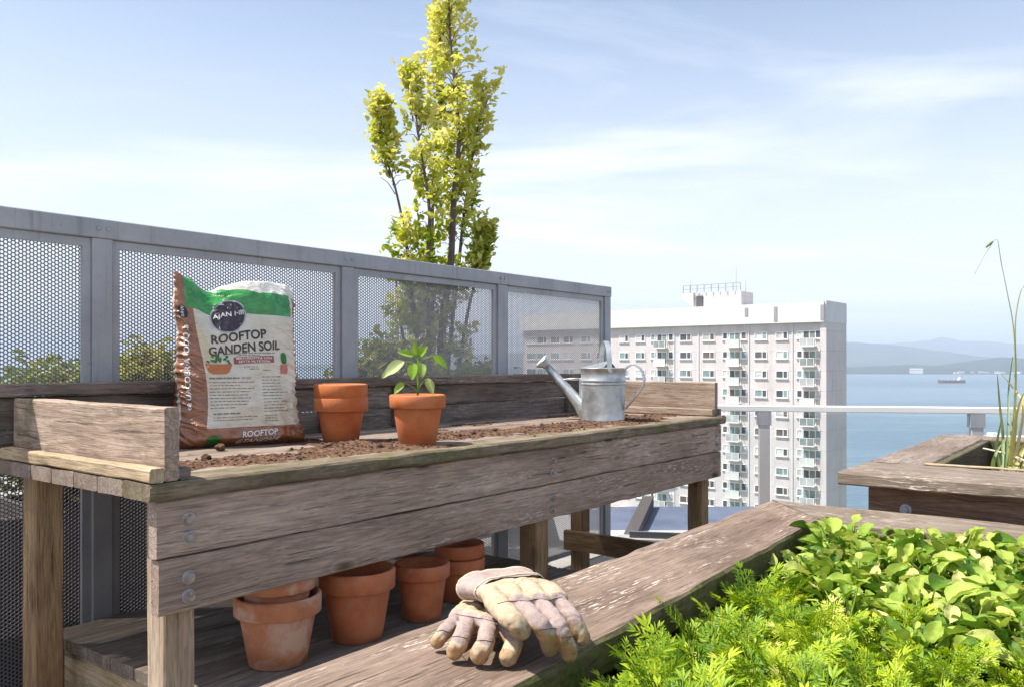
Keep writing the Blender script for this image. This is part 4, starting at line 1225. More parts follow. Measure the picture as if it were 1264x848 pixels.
    for j in range(7):
        f = j / 6; hw = 0.022 + 0.026 * f ** 0.45
        for i in range(13): P.append((-0.09 + hw * (i / 6 - 1), 0.264 + 0.038 * f))
    for j in range(6):
        for i in range(12): fc.append((j*13+i, j*13+i+1, (j+1)*13+i+1, (j+1)*13+i))
    wrap('bowl_picture', P, fc, ORG, 0.0018)
    rnd = random.Random(3)
    P, fc = [], []
    for k in range(22):
        a = rnd.uniform(0.15, PI - 0.15); r = rnd.uniform(0.006, 0.031); cx, cy = -0.09 + math.cos(a)*r*1.15, 0.302 + math.sin(a)*r
        b_ = len(P); L = 0.014; aa = a + rnd.uniform(-.7, .7)
        P += [(cx, cy), (cx + L*.5*math.cos(aa) - .005*math.sin(aa), cy + L*.5*math.sin(aa) + .005*math.cos(aa)), (cx + L*math.cos(aa), cy + L*math.sin(aa)), (cx + L*.5*math.cos(aa) + .005*math.sin(aa), cy + L*.5*math.sin(aa) - .005*math.cos(aa))]
        fc.append((b_, b_+3, b_+2, b_+1))
    wrap('herb_picture', P, fc, LGR, 0.0024)
    disc('plant_picture', 0.155, 0.320, 0.022, LGR, 0.0014, 0.6); rect('vase_picture', 0.140, 0.170, 0.262, 0.297, PNK, 0.0014)
    # rows of print too small to read
    def flush():
        nonlocal m
        m.build('small_print', GRY, o); m = MB()
    m = MB()
    def row(u0, u1, v, hgt, frac=1.0):
        u = u0; end = u0 + (u1 - u0) * frac
        while u < end - 0.004:
            L = min(rnd.uniform(0.006, 0.022), end - u)
            m.add([surf(u, v, .0013), surf(u+L, v, .0013), surf(u+L, v+hgt, .0013), surf(u, v+hgt, .0013)], [(0, 1, 2, 3)]); u += L + 0.0035
    row(-0.125, -0.02, 0.246, 0.0055); row(-0.01, 0.03, 0.247, 0.003)
    for k in range(9): row(-0.125, 0.048, 0.232 - 0.0115*k, 0.0026, rnd.uniform(0.5, 1))
    flush()
    for k in range(12): row(0.068, 0.172, 0.250 - 0.0115*k, 0.0026, rnd.uniform(0.6, 1))
    flush()
    row(-0.115, -0.02, 0.118, 0.0045); row(-0.115, 0.048, 0.106, 0.0025); row(-0.115, 0.048, 0.096, 0.0025, 0.9)
    flush()
    for k in range(3): row(0.072, 0.13, 0.108 - 0.01*k, 0.0024, rnd.uniform(0.7, 1))
    flush()
    row(-0.06, 0.12, 0.338, 0.003); row(-0.02, 0.06, 0.331, 0.0025); row(0.0, 0.05, 0.288, 0.0025); row(0.02, 0.055, 0.280, 0.0025); row(0.07, 0.10, 0.275, 0.0025)
    flush()
    words('base_lettering', 'ROOFTOP', 0.055, 0.046, 0.135, 0.021, WHT, 0.0030, shear=0.15, tilt=0.05)
    words('base_lettering', 'GTANIPAHI', 0.050, 0.021, 0.165, 0.014, WHT, 0.0036, shear=0.4, tilt=0.05)
    # gusset
    disc('side_badge', -0.205, 0.478, 0.021, BLK, 0.0016, 0.9)
    words('side_badge_lettering', 'SNVTH', -0.205, 0.478, 0.036, 0.010, WHT, 0.0030, rot=PI/2)
    words('side_lettering', 'ea UACOBR·A  ODQ .a', -0.196, 0.285, 0.30, 0.024, WHT, 0.0016, rot=PI/2)
    disc('leaf_mark', -0.115, 0.026, 0.018, LGR, 0.0016, 1.5)
    return t
soil_bag()

# ------------------------------------------------------------------ spilled soil on the table
def spilled():
    rnd = random.Random(21)
    def dens(u, v):
        n = noise.fractal(Vector((u*2.6, v*4.5, 5)), 0.8, 2, 4)
        d = 0
        if 0.13 < u < 1.15: d = max(d, 1.0 - abs(v - (0.27 - 0.04 * (u - .5))) / 0.19)
        if 0.9 < u < 3.3: d = max(d, 0.9 - abs(v - (0.33 + 0.08 * math.sin(u*2))) / 0.24)
        if v < 0.05: d -= (0.05 - v) * 22
        n2 = noise.fractal(Vector((u*9, v*16, 2)), 0.8, 2, 3)
        return d + n * 0.75 + n2 * 0.4 - 0.36
    m = MB()
    # thin crust
    du = 0.008
    nu, nv = int(3.3 / du), int(0.75 / du)
    idx = {}; vs = []; fs = []
    H = {}
    for j in range(nv + 1):
        for i in range(nu + 1):
            u, v = 0.125 + i*du*0.985, 0.03 + j*du
            d = dens(u, v) + noise.noise(Vector((u*45, v*45, 0))) * 0.25
            H[i, j] = max(0.0, min(1, d * 1.6)) * (0.007 + 0.014 * max(0, noise.noise(Vector((u*7, v*12, 8))))) * (0.8 + 0.6*noise.noise(Vector((u*80, v*80, 4)))) if d > 0 else -0.001
    for j in range(nv):
        for i in range(nu):
            q = [(i, j), (i+1, j), (i+1, j+1), (i, j+1)]
            if max(H[k] for k in q) <= 0.0004: continue
            f = []
            for k in q:
                if k not in idx:
                    idx[k] = len(vs); vs.append((0.125 + k[0]*du*0.985, 0.03 + k[1]*du, ZT + 0.0005 + H[k]))
                f.append(idx[k])
            fs.append(tuple(f))
    m.add(vs, fs)
    ico = [(0, 0, 1), (0.89, 0, 0.45), (0.28, 0.85, 0.45), (-0.72, 0.53, 0.45), (-0.72, -0.53, 0.45), (0.28, -0.85, 0.45), (0.72, 0.53, -0.45), (-0.28, 0.85, -0.45), (-0.89, 0, -0.45), (-0.28, -0.85, -0.45), (0.72, -0.53, -0.45), (0, 0, -1)]
    icf = [(0,1,2),(0,2,3),(0,3,4),(0,4,5),(0,5,1),(1,6,2),(2,7,3),(3,8,4),(4,9,5),(5,10,1),(2,6,7),(3,7,8),(4,8,9),(5,9,10),(1,10,6),(11,7,6),(11,8,7),(11,9,8),(11,10,9),(11,6,10)]
    n = 0
    while n < 3000:
        u, v = rnd.uniform(0.13, 3.3), rnd.uniform(0.02, 0.72)
        d = dens(u, v)
        if rnd.random() > d * 1.1 + 0.10: continue
        r = 0.0018 + 0.0055 * rnd.random() ** 2.6
        if rnd.random() < 0.02: r *= 2.0
        z = ZT + max(0, d) * 0.006 + r * 0.4
        m.add([(u + x*r*rnd.uniform(.75, 1.25), v + y*r*rnd.uniform(.75, 1.25), z + zz*r*rnd.uniform(.6, 1.0)) for x, y, zz in ico], icf, 1 if rnd.random() < 0.7 else 0)
        n += 1
    o = m.build('spilled_soil', [CRUMB, plain('dark_crumb', (0.060, 0.034, 0.022), 0.95, 0, 0.5, 60)])
    o.location = U0; o.rotation_euler = (0, 0, YAW)
    tag(o, kind='stuff')
    for px, py, r, lab in ((272, 556, 0.017, 'largest brown soil clod lying against the foot of the soil bag'), (254, 569, 0.015, 'round dark soil clod on the tabletop nearest the left end board'), (405, 552, 0.013, 'soil clod in front of the stacked pots on the tabletop')):
        bm = bmesh.new(); bmesh.ops.create_icosphere(bm, subdivisions=3, radius=r)
        for q in bm.verts: q.co = q.co * (1 + 0.35 * noise.fractal(q.co * 70 + Vector((px, 0, 0)), 0.8, 2, 3)); q.co.z *= 0.8
        me = bpy.data.meshes.new('soil_clod'); bm.to_mesh(me); bm.free(); me.materials.append(SOIL if px == 254 else CRUMB)
        c = bpy.data.objects.new('soil_clod', me); COL.objects.link(c); q = onz(px, py, ZT, 0.0); c.location = q + Vector((0, 0, r * 0.65))
        tag(c, lab, 'soil clod', 'soil clods on the tabletop')
spilled()

# ------------------------------------------------------------------ work gloves on the bed's rim
def Gp(cx, cy, h):
    px, py = 520 + cx / 5.745, 690 + cy / 5.745
    Y = (0.58 - h) * F / (py - HY)
    return Vector(((px - CX) / F * Y, Y, ZP + h))
def glovemat(name, col, dirt, amt, weave):
    m, nt, p = newmat(name)
    tc = nd(nt, 'ShaderNodeTexCoord').outputs['Object']
    a = noi(nt, tc, 28.0, 6, 0.65); b = noi(nt, tc, 75.0, 6, 0.7, 0.5); c = noi(nt, tc, 420.0, 2)
    k = ramp(nt, a, [(0.3, tuple(x * 0.80 for x in col)), (0.7, tuple(min(1, x * 1.12) for x in col))])
    k = mix(nt, math_(nt, 'MULTIPLY', ramp(nt, b, [(0.48, 0.0), (0.66, 1.0)]), amt), k, dirt)
    k = mix(nt, weave, k, ramp(nt, c, [(0.35, 0.6), (0.6, 1.0)]), 'MULTIPLY')
    setc(nt, p.inputs['Base Color'], k); p.inputs['Roughness'].default_value = 0.85; p.inputs['Specular IOR Level'].default_value = 0.15
    bump(nt, p, math_(nt, 'ADD', b, math_(nt, 'MULTIPLY', c, weave)), 0.6, 0.003)
    return m
LEATHER = glovemat('cream_leather', (0.50, 0.39, 0.26), (0.25, 0.165, 0.10), 0.55, 0.15)
TANL = glovemat('tan_leather_tip', (0.40, 0.27, 0.155), (0.16, 0.095, 0.055), 0.7, 0.15)
CANVAS = glovemat('mauve_canvas', (0.39, 0.30, 0.27), (0.21, 0.15, 0.13), 0.5, 0.45)
WELT = glovemat('orange_leather_side', (0.44, 0.25, 0.12), (0.22, 0.12, 0.06), 0.5, 0.15)
HEM = plain('cream_binding', (0.62, 0.51, 0.34), 0.85, 0, 0.15, 60.0, 0.4)
STITCH = plain('dark_seam', (0.075, 0.045, 0.04), 0.9)
def cat_rom(P, n=8):
    out = []
    for i in range(len(P) - 1):
        p0, p1, p2, p3 = P[max(0, i-1)], P[i], P[i+1], P[min(len(P)-1, i+2)]
        for k in range(n):
            f = k / n
            out.append(0.5 * (2*p1 + (p2-p0)*f + (2*p0-5*p1+4*p2-p3)*f*f + (3*p1-p0-3*p2+p3)*f**3))
    out.append(P[-1]); return out
def glove(label, fingers, palm, voxel=0.0028):
    m = MB()
    chains = []
    for (pts, r0, r1) in fingers:
        c = cat_rom([Vector(p) for p in pts], 7)
        n = len(c)
        r0 *= 1.06; r1 *= 1.08
        rad = [r0 + (r1 - r0) * i / (n - 1) for i in range(n)]
        d = (c[-1] - c[-2]).normalized()
        c2 = c + [c[-1] + d * rad[-1] * 0.45, c[-1] + d * rad[-1] * 0.75]; rad2 = rad + [rad[-1] * 0.82, rad[-1] * 0.45]
        m.tube(c2, rad2, 16, up=(0.0, -0.7, 0.7), flat=0.86)
        chains.append((c2, rad2))
    for (a, b, r0, r1) in palm:
        c = cat_rom([Vector(a), (Vector(a) + Vector(b)) / 2 + Vector((0, 0, 0.004)), Vector(b)], 6)
        d = (c[-1] - c[0]).normalized()
        n = len(c); rad = [r0 + (r1 - r0) * i / (n - 1) for i in range(n)]
        c = [c[0] - d * r0 * 0.7] + c + [c[-1] + d * r1 * 0.7]; rad = [r0 * 0.5] + rad + [r1 * 0.5]
        m.tube(c, rad, 14, up=(0, 0, 1), flat=0.85)
    o = m.build('work_glove', [LEATHER, TANL, CANVAS, WELT], fix=True)
    mo = o.modifiers.new('r', 'REMESH'); mo.mode = 'VOXEL'; mo.voxel_size = voxel
    ms = o.modifiers.new('s', 'SMOOTH'); ms.iterations = 3; ms.factor = 0.5
    dg = bpy.context.evaluated_depsgraph_get(); dg.update()
    me = bpy.data.meshes.new_from_object(o.evaluated_get(dg))
    old = o.data; o.modifiers.clear(); o.data = me; bpy.data.meshes.remove(old)
    me.materials.clear()
    for q in (LEATHER, TANL, CANVAS, WELT): me.materials.append(q)
    # soft creases of worn leather
    for v in me.vertices:
        k = noise.noise(v.co * 55) * 0.0013 + noise.noise(v.co * 22) * 0.0022 + max(0, 1 - abs(noise.noise(v.co * 38 + Vector((4, 4, 4)))) * 3) * -0.0016
        v.co = v.co + v.normal * k
    me.update()
    for f in me.polygons:
        f.use_smooth = True
        best = None
        for ci, (c, rad) in enumerate(chains):
            for i in range(len(c)):
                dd = (c[i] - f.center).length - rad[i]
                if best is None or dd < best[0]: best = (dd, ci, i)
        dd, ci, i = best
        c, rad = chains[ci]; t = i / (len(c) - 1)
        jit = noise.noise(f.center * 90) * 0.03
        if dd < 0.006:
            d = (c[min(i+1, len(c)-1)] - c[max(0, i-1)]).normalized()
            side = d.cross(Vector((0, -0.35, 1))).normalized()
            sd = f.normal.dot(side)
            if sd < -0.80 and 0.12 < t < 0.86 and ci != BIG[0]: f.material_index = 3
            elif sd > 0.86 and 0.2 < t < 0.86 and ci != BIG[0]: f.material_index = 3
            elif t + jit > 0.52: f.material_index = 1 if (t + jit > 0.74 or f.normal.z < 0.05) else 0
            else: f.material_index = 2 if ci != BIG[0] else 0
        else:
            f.material_index = 0
    bpy.context.view_layer.update()
    tag(o, label, 'glove', 'pair of work gloves on the rim of the bed')
    return o
def seam(o, pts, r=0.0009, mat=None, name='seam'):
    dg = bpy.context.evaluated_depsgraph_get()
    bv = BVHTree.FromPolygons([v.co for v in o.data.vertices], [p.vertices for p in o.data.polygons])
    eye = Vector((0, 0, ZC)); out = []
    dense = []
    for (a, b) in zip(pts[:-1], pts[1:]):
        for k in range(8): dense.append((a[0] + (b[0]-a[0])*k/8, a[1] + (b[1]-a[1])*k/8))
    for (cx, cy) in dense + [pts[-1]]:
        px, py = 520 + cx / 5.745, 690 + cy / 5.745
        d = Vector(((px - CX) / F, 1, -(py - HY) / F)).normalized()
        h = bv.ray_cast(eye, d)
        if h[0]: out.append(h[0] + h[1] * r * 0.3)
    if len(out) > 2:
        m = MB(); m.tube(out, r, 6); return m.build(name, mat or STITCH, o, smooth=True)

BIG = [99]
fa = [([Gp(250, 415, .050), Gp(170, 510, .042), Gp(112, 590, .020)], .0155, .0145),
      ([Gp(330, 440, .055), Gp(275, 570, .046), Gp(232, 660, .021)], .0172, .0165),
      ([Gp(480, 460, .056), Gp(455, 585, .048), Gp(402, 690, .021)], .0178, .0170),
      ([Gp(610, 500, .050), Gp(655, 590, .040), Gp(612, 700, .020)], .0180, .0175)]
kn = [Gp(250, 415, .046), Gp(330, 430, .050), Gp(480, 450, .050), Gp(600, 500, .046)]
wa = [Gp(400, 320, .045), Gp(470, 310, .046), Gp(560, 300, .046), Gp(660, 310, .045)]
pa = [(k_, w_, .021, .026) for k_, w_ in zip(kn, wa)] + [(kn[0], kn[2], .021, .023), (kn[1], kn[3], .022, .024), (wa[0], wa[3], .026, .028), (wa[1], Gp(640, 225, .040), .028, .026), (wa[3], Gp(760, 240, .040), .028, .024)]
GA = glove('worn leather work glove lying underneath with its fingers spread towards the lower left', fa, pa)
BIG = [0]
fb_ = [([Gp(520, 300, .106), Gp(630, 410, .100), Gp(715, 510, .076)], .0235, .0185),
       ([Gp(700, 330, .102), Gp(850, 470, .080), Gp(915, 635, .026)], .0185, .0170),
       ([Gp(850, 320, .098), Gp(985, 480, .072), Gp(1058, 680, .014)], .0175, .0155),
       ([Gp(975, 310, .092), Gp(1085, 430, .068), Gp(1150, 560, .034)], .0175, .0150)]
kb = [Gp(520, 300, .104), Gp(690, 315, .102), Gp(850, 305, .098), Gp(975, 295, .092)]
wb = [Gp(470, 235, .108), Gp(600, 215, .112), Gp(740, 200, .112), Gp(860, 200, .106)]
pb = [(k_, w_, .023, .024) for k_, w_ in zip(kb, wb)] + [(kb[0], kb[2], .021, .022), (kb[1], kb[3], .021, .020), (wb[0], wb[2], .024, .024), (wb[1], wb[3], .024, .023)]
GB = glove('worn leather work glove with a flared mauve cuff, lying on top of the other glove', fb_, pb)
# flared cuff of the upper glove
def cuff():
    L0, R0 = Gp(400, 245, .108), Gp(885, 170, .108)
    L1, R1 = Gp(240, 205, .095), Gp(822, 125, .104)
    c0, c1 = (L0 + R0) / 2, (L1 + R1) / 2
    h0, h1 = (R0 - L0) / 2, (R1 - L1) / 2
    ax = (c1 - c0).normalized()
    vs, fs = [], []
    N, J = 48, 12
    def pt(t, th, off):
        c = c0.lerp(c1, t); h = h0.lerp(h1, t)
        up = Vector((0, -0.15, 1)).normalized()
        hh = (0.027 + 0.006 * t + 0.005 * math.sin(th * 2 + 1.0) * t) - off
        w = h * (1 - off / h.length)
        q = c + w * (math.copysign(abs(math.cos(th)) ** 0.8, math.cos(th))) + up * (hh * math.sin(th))
        n_ = noise.noise(q * 30) * 0.005 + noise.noise(q * 75) * 0.002
        sag = -0.006 * t * max(0, math.sin(th)) * math.cos(th * 1.0)
        wavy = 0.016 * t * math.sin(th + 0.7)
        return q + up * (n_ + sag) + ax * wavy
    for off in (0.0, 0.0035):
        for j in range(J + 1):
            for k in range(N): vs.append(pt(j / J, 2*PI*k/N, off))
    B = (J + 1) * N
    for j in range(J):
        for k in range(N):
            k2 = (k+1) % N
            fs.append((j*N+k, (j+1)*N+k, (j+1)*N+k2, j*N+k2)); fs.append((B+j*N+k, B+j*N+k2, B+(j+1)*N+k2, B+(j+1)*N+k))
    for k in range(N):
        k2 = (k+1) % N; fs.append((J*N+k, B+J*N+k, B+J*N+k2, J*N+k2))
    m = MB(); m.add(vs, fs); c = m.build('cuff', CANVAS, GB, smooth=True, fix=True)
    m = MB(); ring = [pt(1.0, 2*PI*k/N, 0.0016) for k in range(N)]; m.tube(ring + [ring[0], ring[1]], 0.0034, 8, cap=False); m.build('hem', HEM, c, smooth=True)
    m = MB(); ring = [pt(0.12, 2*PI*k/N, -0.001) for k in range(N)]; m.tube(ring + [ring[0], ring[1]], 0.0022, 6, cap=False); m.build('cuff_seam', HEM, c, smooth=True)
cuff()
seam(GB, [(540, 315), (600, 300), (700, 292), (760, 296), (800, 283), (860, 280), (910, 292), (950, 278), (1000, 268)])
seam(GB, [(830, 500), (900, 492), (960, 488)], 0.0008); seam(GB, [(990, 555), (1040, 550), (1085, 545)], 0.0008)
seam(GA, [(240, 388), (330, 405), (430, 420), (540, 445)], 0.0009)
seam(GA, [(110, 510), (150, 500), (200, 520)], 0.0008); seam(GA, [(200, 550), (260, 545), (320, 560)], 0.0008); seam(GA, [(380, 580), (440, 572), (510, 585)], 0.0008)

# ------------------------------------------------------------------ onion gone to seed in the right planter
STALK = leafmat('onion_stalk', [(0.0, (0.14, 0.24, 0.09)), (0.5, (0.30, 0.38, 0.17)), (0.85, (0.58, 0.50, 0.19)), (1.0, (0.66, 0.55, 0.32))], 0.25, 0.5, 12)
def onion():
    Y = 4.15
    z0 = RZ - 0.15
    b = at(1243, HY, Y); b.z = z0
    t = empty('onion_plant', b, 0, 'tall onion plant gone to seed with yellowed leaves in the timber planter', 'plant')
    def P(px, py, dy=0.0): return at(px, py, Y + dy) - b
    m = MB(); m.tube(cat_rom([P(1240, 590), P(1250, 520), P(1253, 460), P(1251, 405), P(1243, 360), P(1236, 325), P(1232, 298)], 5), [0.0052 - 0.0034 * min(1, i/22) for i in range(31)], 7, 0, 0.62); m.build('stalk', STALK, t, smooth=True, attr=True)
    m = MB(); m.tube(cat_rom([P(1232, 298), P(1229, 296), P(1224, 302), P(1214, 318), P(1203, 339)], 5), 0.0013, 5, 0, 0.75); m.tube([P(1226, 298), P(1222, 301), P(1217, 306)], [0.003, 0.009, 0.003], 8, 0, 0.5); m.build('flower_stem', STALK, t, smooth=True, attr=True)
    m = MB(); m.tube(cat_rom([P(1249, 585, .1), P(1254, 480, .1), P(1253, 405, .1), P(1257, 372, .1), P(1262, 356, .1), P(1270, 352, .1), P(1283, 372, .1)], 5), [0.0042 - 0.0026 * i/30 for i in range(31)], 7, 0, 0.6); m.build('stalk', STALK, t, smooth=True, attr=True)
    for pts, w, tint in (([(1236, 585), (1238, 540), (1234, 500), (1231, 462)], .018, .45), ([(1240, 585), (1244, 530), (1245, 480), (1250, 440)], .012, .4), ([(1238, 590), (1230, 555), (1236, 518)], .022, .35),
                         ([(1246, 585), (1252, 530), (1262, 490), (1272, 480)], .03, .9), ([(1249, 585), (1258, 540), (1263, 500), (1250, 478), (1236, 462)], .018, 1.0), ([(1250, 590), (1262, 555), (1275, 530)], .035, .85), ([(1242, 588), (1252, 560), (1262, 548)], .03, .8),
                         ([(1236, 590), (1226, 578), (1228, 562), (1236, 548)], .03, .3), ([(1247, 588), (1256, 570), (1266, 566)], .04, .75), ([(1255, 590), (1268, 560), (1274, 500)], .02, .9)):
        c = cat_rom([P(px, py, random.uniform(-.1, .1)) for px, py in pts], 5)
        m = MB(); vs, fs = [], []
        for i, q in enumerate(c):
            tt = i / (len(c) - 1); ww = w * (1 - tt ** 2) * 0.36 + 0.0015
            vs += [q + Vector((-ww, 0, 0)), q + Vector((0, 0.4*ww, -0.2*ww)), q + Vector((ww, -0.3*ww, 0))]
        for i in range(len(c) - 1): fs += [(i*3, i*3+1, i*3+4, i*3+3), (i*3+1, i*3+2, i*3+5, i*3+4)]
        m.add(vs, fs, 0, tint); m.build('leaf', STALK, t, smooth=True, attr=True)
onion()
sk = MB(); a = at(1214, 553, 4.6); bq = at(1275, 572, 3.95); sk.tube([a, (a + bq) / 2 + Vector((0, 0, .01)), bq], [0.004, 0.0055, 0.005], 7)
tag(sk.build('garden_cane', plain('pale_cane', (0.62, 0.52, 0.38), 0.7)), 'thin pale cane lying across the opening of the timber planter', 'cane')

# ------------------------------------------------------------------ the tree and shrubs behind the fence
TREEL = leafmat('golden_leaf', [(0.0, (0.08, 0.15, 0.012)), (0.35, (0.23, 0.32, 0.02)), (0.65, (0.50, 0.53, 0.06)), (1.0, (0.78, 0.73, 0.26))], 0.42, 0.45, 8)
BARK = plain('bark', (0.13, 0.10, 0.085), 0.9, 0, 0.4, 25.0, 0.6)
def tree():
    Y = 6.6
    rnd = random.Random(42)
    b = at(538, HY, Y); b.z = 0.0
    t = empty('golden_tree', b, 0, 'slender upright tree with yellow green leaves rising behind the fence', 'tree')
    def P(px, py, dy=0.0): return at(px, py, Y + dy) - b
    stems = [  # pixel polyline, depth offsets, foliage radius in px, leaf density
        ([(538, 560), (545, 420), (556, 330), (560, 250), (566, 180), (562, 110), (556, 50), (553, -20), (550, -60)], 0.0, (20, 24, 26, 24, 30, 32, 28, 24, 12), 1.0),
        ([(536, 560), (534, 420), (533, 330), (534, 260), (536, 200), (546, 140), (540, 90), (545, 30)], 0.25, (22, 26, 24, 26, 24, 26, 26, 18), 0.9),
        ([(534, 560), (515, 420), (505, 335), (500, 290), (486, 225), (472, 185), (468, 150)], -0.15, (18, 24, 24, 24, 22, 19, 10), 1.1),
        ([(540, 560), (556, 420), (566, 330), (572, 270), (580, 215), (588, 165), (600, 120)], 0.2, (18, 22, 24, 22, 18, 18, 12), 0.8),
        ([(538, 500), (528, 360), (530, 260), (518, 180), (512, 130), (508, 108)], -0.3, (20, 20, 14, 18, 15, 6), 0.7),
        ([(538, 560), (575, 400), (592, 335), (599, 300)], 0.3, (10, 10, 9, 10), 1.6),
        ([(538, 560), (500, 430), (490, 360), (492, 318)], 0.3, (24, 26, 16, 12), 0.7),
    ]
    mt = MB(); mc = MB()
    for si, (pl, dy, rads, den) in enumerate(stems):
        pts = [P(x, y, dy * (0.4 + 0.6 * min(1, i / 3))) for i, (x, y) in enumerate(pl)]
        pts[0] = Vector((0.02 * math.cos(si), 0.02 * math.sin(si), -0.02 + 0.05)) if si else Vector((0, 0, 0))
        c = cat_rom(pts, 10)
        n = len(c)
        mt.tube(c, [0.034 * (1 - i / n) ** 1.3 + 0.004 if si == 0 else 0.017 * (1 - i / n) ** 1.1 + 0.003 for i in range(n)], 8)
        cl = int(128 * den * len(pl) / 7)
        for k in range(cl):
            f = rnd.uniform(0.10, 1.0) * (n - 1.001); i = int(f)
            p = c[i].lerp(c[i+1], f - i)
            kk = f / (n - 1) * (len(rads) - 1); ki = min(len(rads) - 2, int(kk)); rad = 0.74 * (rads[ki] + (rads[ki+1] - rads[ki]) * (kk - ki)) / F * Y
            # gaps along the stem
            if noise.noise(Vector((si * 9.1, f * 0.17, 3))) < -0.22: continue
            a = rnd.uniform(0, 2*PI); rr = rad * math.sqrt(rnd.random()) * (1.35 if rnd.random() < 0.12 else 1.0)
            q = p + Vector((math.cos(a) * rr, math.sin(a) * rr, rnd.uniform(0.0, 0.08)))
            if rr > 0.05: mt.tube([p - Vector((0, 0, 0.05)), (p + q) / 2, q], [0.004, 0.003, 0.002], 4)
            low = max(0, min(1, (p.z - 1.6) / 2.2))  # lower leaves go darker, shade of the lower crown put into the tint
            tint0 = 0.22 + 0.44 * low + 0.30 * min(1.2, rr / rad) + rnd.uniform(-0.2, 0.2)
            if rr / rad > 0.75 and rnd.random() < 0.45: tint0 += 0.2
            H_ = rnd.uniform(0.06, 0.20)              # a short upright spray of leaves
            lean = Vector((math.cos(a) * 0.25, math.sin(a) * 0.25, 1.0))
            for _ in range(rnd.randint(10, 18)):
                f_ = rnd.random()
                d = Vector((rnd.gauss(0, .7), rnd.gauss(0, .7), rnd.uniform(0.1, 1.2)))
                L = rnd.uniform(0.036, 0.076)
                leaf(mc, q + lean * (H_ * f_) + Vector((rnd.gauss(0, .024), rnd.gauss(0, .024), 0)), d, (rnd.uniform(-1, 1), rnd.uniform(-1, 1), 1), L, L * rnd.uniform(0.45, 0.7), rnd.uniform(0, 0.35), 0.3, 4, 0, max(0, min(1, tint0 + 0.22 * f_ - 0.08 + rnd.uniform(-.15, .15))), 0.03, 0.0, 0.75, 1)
    for (x0, y0, x1, y1) in ((512, 130, 520, 96), (510, 150, 502, 110), (518, 160, 512, 84), (590, 150, 602, 118)):
        mt.tube([P(x0, y0, -.3), P((x0+x1)/2 + 1, (y0+y1)/2, -.3), P(x1, y1, -.3)], [0.006, 0.004, 0.002], 5)
    mt.build('trunk', BARK, t, smooth=True)
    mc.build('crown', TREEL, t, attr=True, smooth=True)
tree()
SHRUB = leafmat('shrub_leaf', [(0.0, (0.05, 0.085, 0.015)), (0.4, (0.16, 0.21, 0.03)), (0.75, (0.34, 0.36, 0.07)), (1.0, (0.48, 0.42, 0.14))], 0.4, 0.5, 8)
BOXW = wood('planter_box_wood', (0.06, 0.05, 0.045), (0.10, 0.085, 0.075), (0.15, 0.13, 0.12), 'X', 0.1, 0, 0.2)
def shrub(px, Y, rx, h, zb, label, seed, dry=0.0):
    rnd = random.Random(seed)
    b = at(px, HY, Y); b.z = zb
    t = empty('shrub', b, 0, label, 'shrub', 'shrubs beyond the fence')
    ms, mc = MB(), MB()
    for k in range(26):
        a = rnd.uniform(0, 2*PI); r = rx * math.sqrt(rnd.random()) * 0.85
        tip = Vector((math.cos(a) * r, math.sin(a) * r, h * (1 - 0.45 * (r / rx) ** 2) * rnd.uniform(0.88, 1)))
        ms.tube([(0, 0, 0), tip * 0.5 + Vector((0, 0, 0.06)), tip], [0.012, 0.006, 0.003], 5)
        for _ in range(300):
            f = rnd.uniform(0.45, 1.04); q = Vector((0, 0, 0)).lerp(tip, f) + Vector((rnd.gauss(0, .07), rnd.gauss(0, .07), rnd.gauss(0, .06)))
            L = rnd.uniform(0.045, 0.085)
            leaf(mc, q, (rnd.gauss(0, 1), rnd.gauss(0, 1), rnd.uniform(-.1, 1)), (rnd.uniform(-1, 1), rnd.uniform(-1, 1), 1), L, L * .5, .2, .3, 3, 0, max(0, min(1, rnd.uniform(0.1, 0.8) + dry)), 0.02, 0.0, .75, 1)
    ms.build('branches', BARK, t); mc.build('foliage', SHRUB, t, attr=True)
def box_planter(px, Y, rz, l, w, h, label):
    b = at(px, HY, Y); b.z = 0
    t = empty('planter_box', b, rz, label, 'planter', 'planter boxes beyond the fence')
    for (x0, x1, y0, y1, ax) in ((-l/2, l/2, -w/2, -w/2+.03, 'X'), (-l/2, l/2, w/2-.03, w/2, 'X'), (-l/2, -l/2+.03, -w/2+.031, w/2-.031, 'Y'), (l/2-.03, l/2, -w/2+.031, w/2-.031, 'Y')):
        board('side_board', x0, x1, y0, y1, 0.0, h, ax, BOXW, t)
    m = MB(); m.box(-l/2+.031, l/2-.031, -w/2+.031, w/2-.031, h - .12, h - .06); m.build('soil_fill', SOIL, t)
box_planter(40, 4.2, YAW, 1.3, 0.5, 0.62, 'dark timber planter box behind the left end of the fence')
box_planter(-203, 3.069, YAW, 1.1, 1.15, 0.75, 'broad dark planter box added behind the fence at its left end to hide sunlit deck')  # added box, keeps the sunlit deck behind the fence out of view
shrub(66, 4.2, 0.36, 0.76, 0.50, 'round yellow green shrub behind the left fence panel', 1, 0.15)
shrub(168, 4.9, 0.36, 0.72, 0.60, 'dry brownish shrub behind the fence beside the soil bag', 2, 0.45)
box_planter(168, 4.9, YAW, 0.9, 0.5, 0.72, 'dark timber planter box behind the fence beside the soil bag')
shrub(478, 5.6, 0.34, 0.92, 0.50, 'bright green shrub behind the fence left of the tree', 3, 0.15)
shrub(585, 6.3, 0.34, 0.75, 0.50, 'low dark green shrub behind the fence at the foot of the tree', 4, -0.25)
box_planter(500, 6.45, YAW, 2.0, 0.7, 0.55, 'long dark timber planter box behind the fence below the tree')

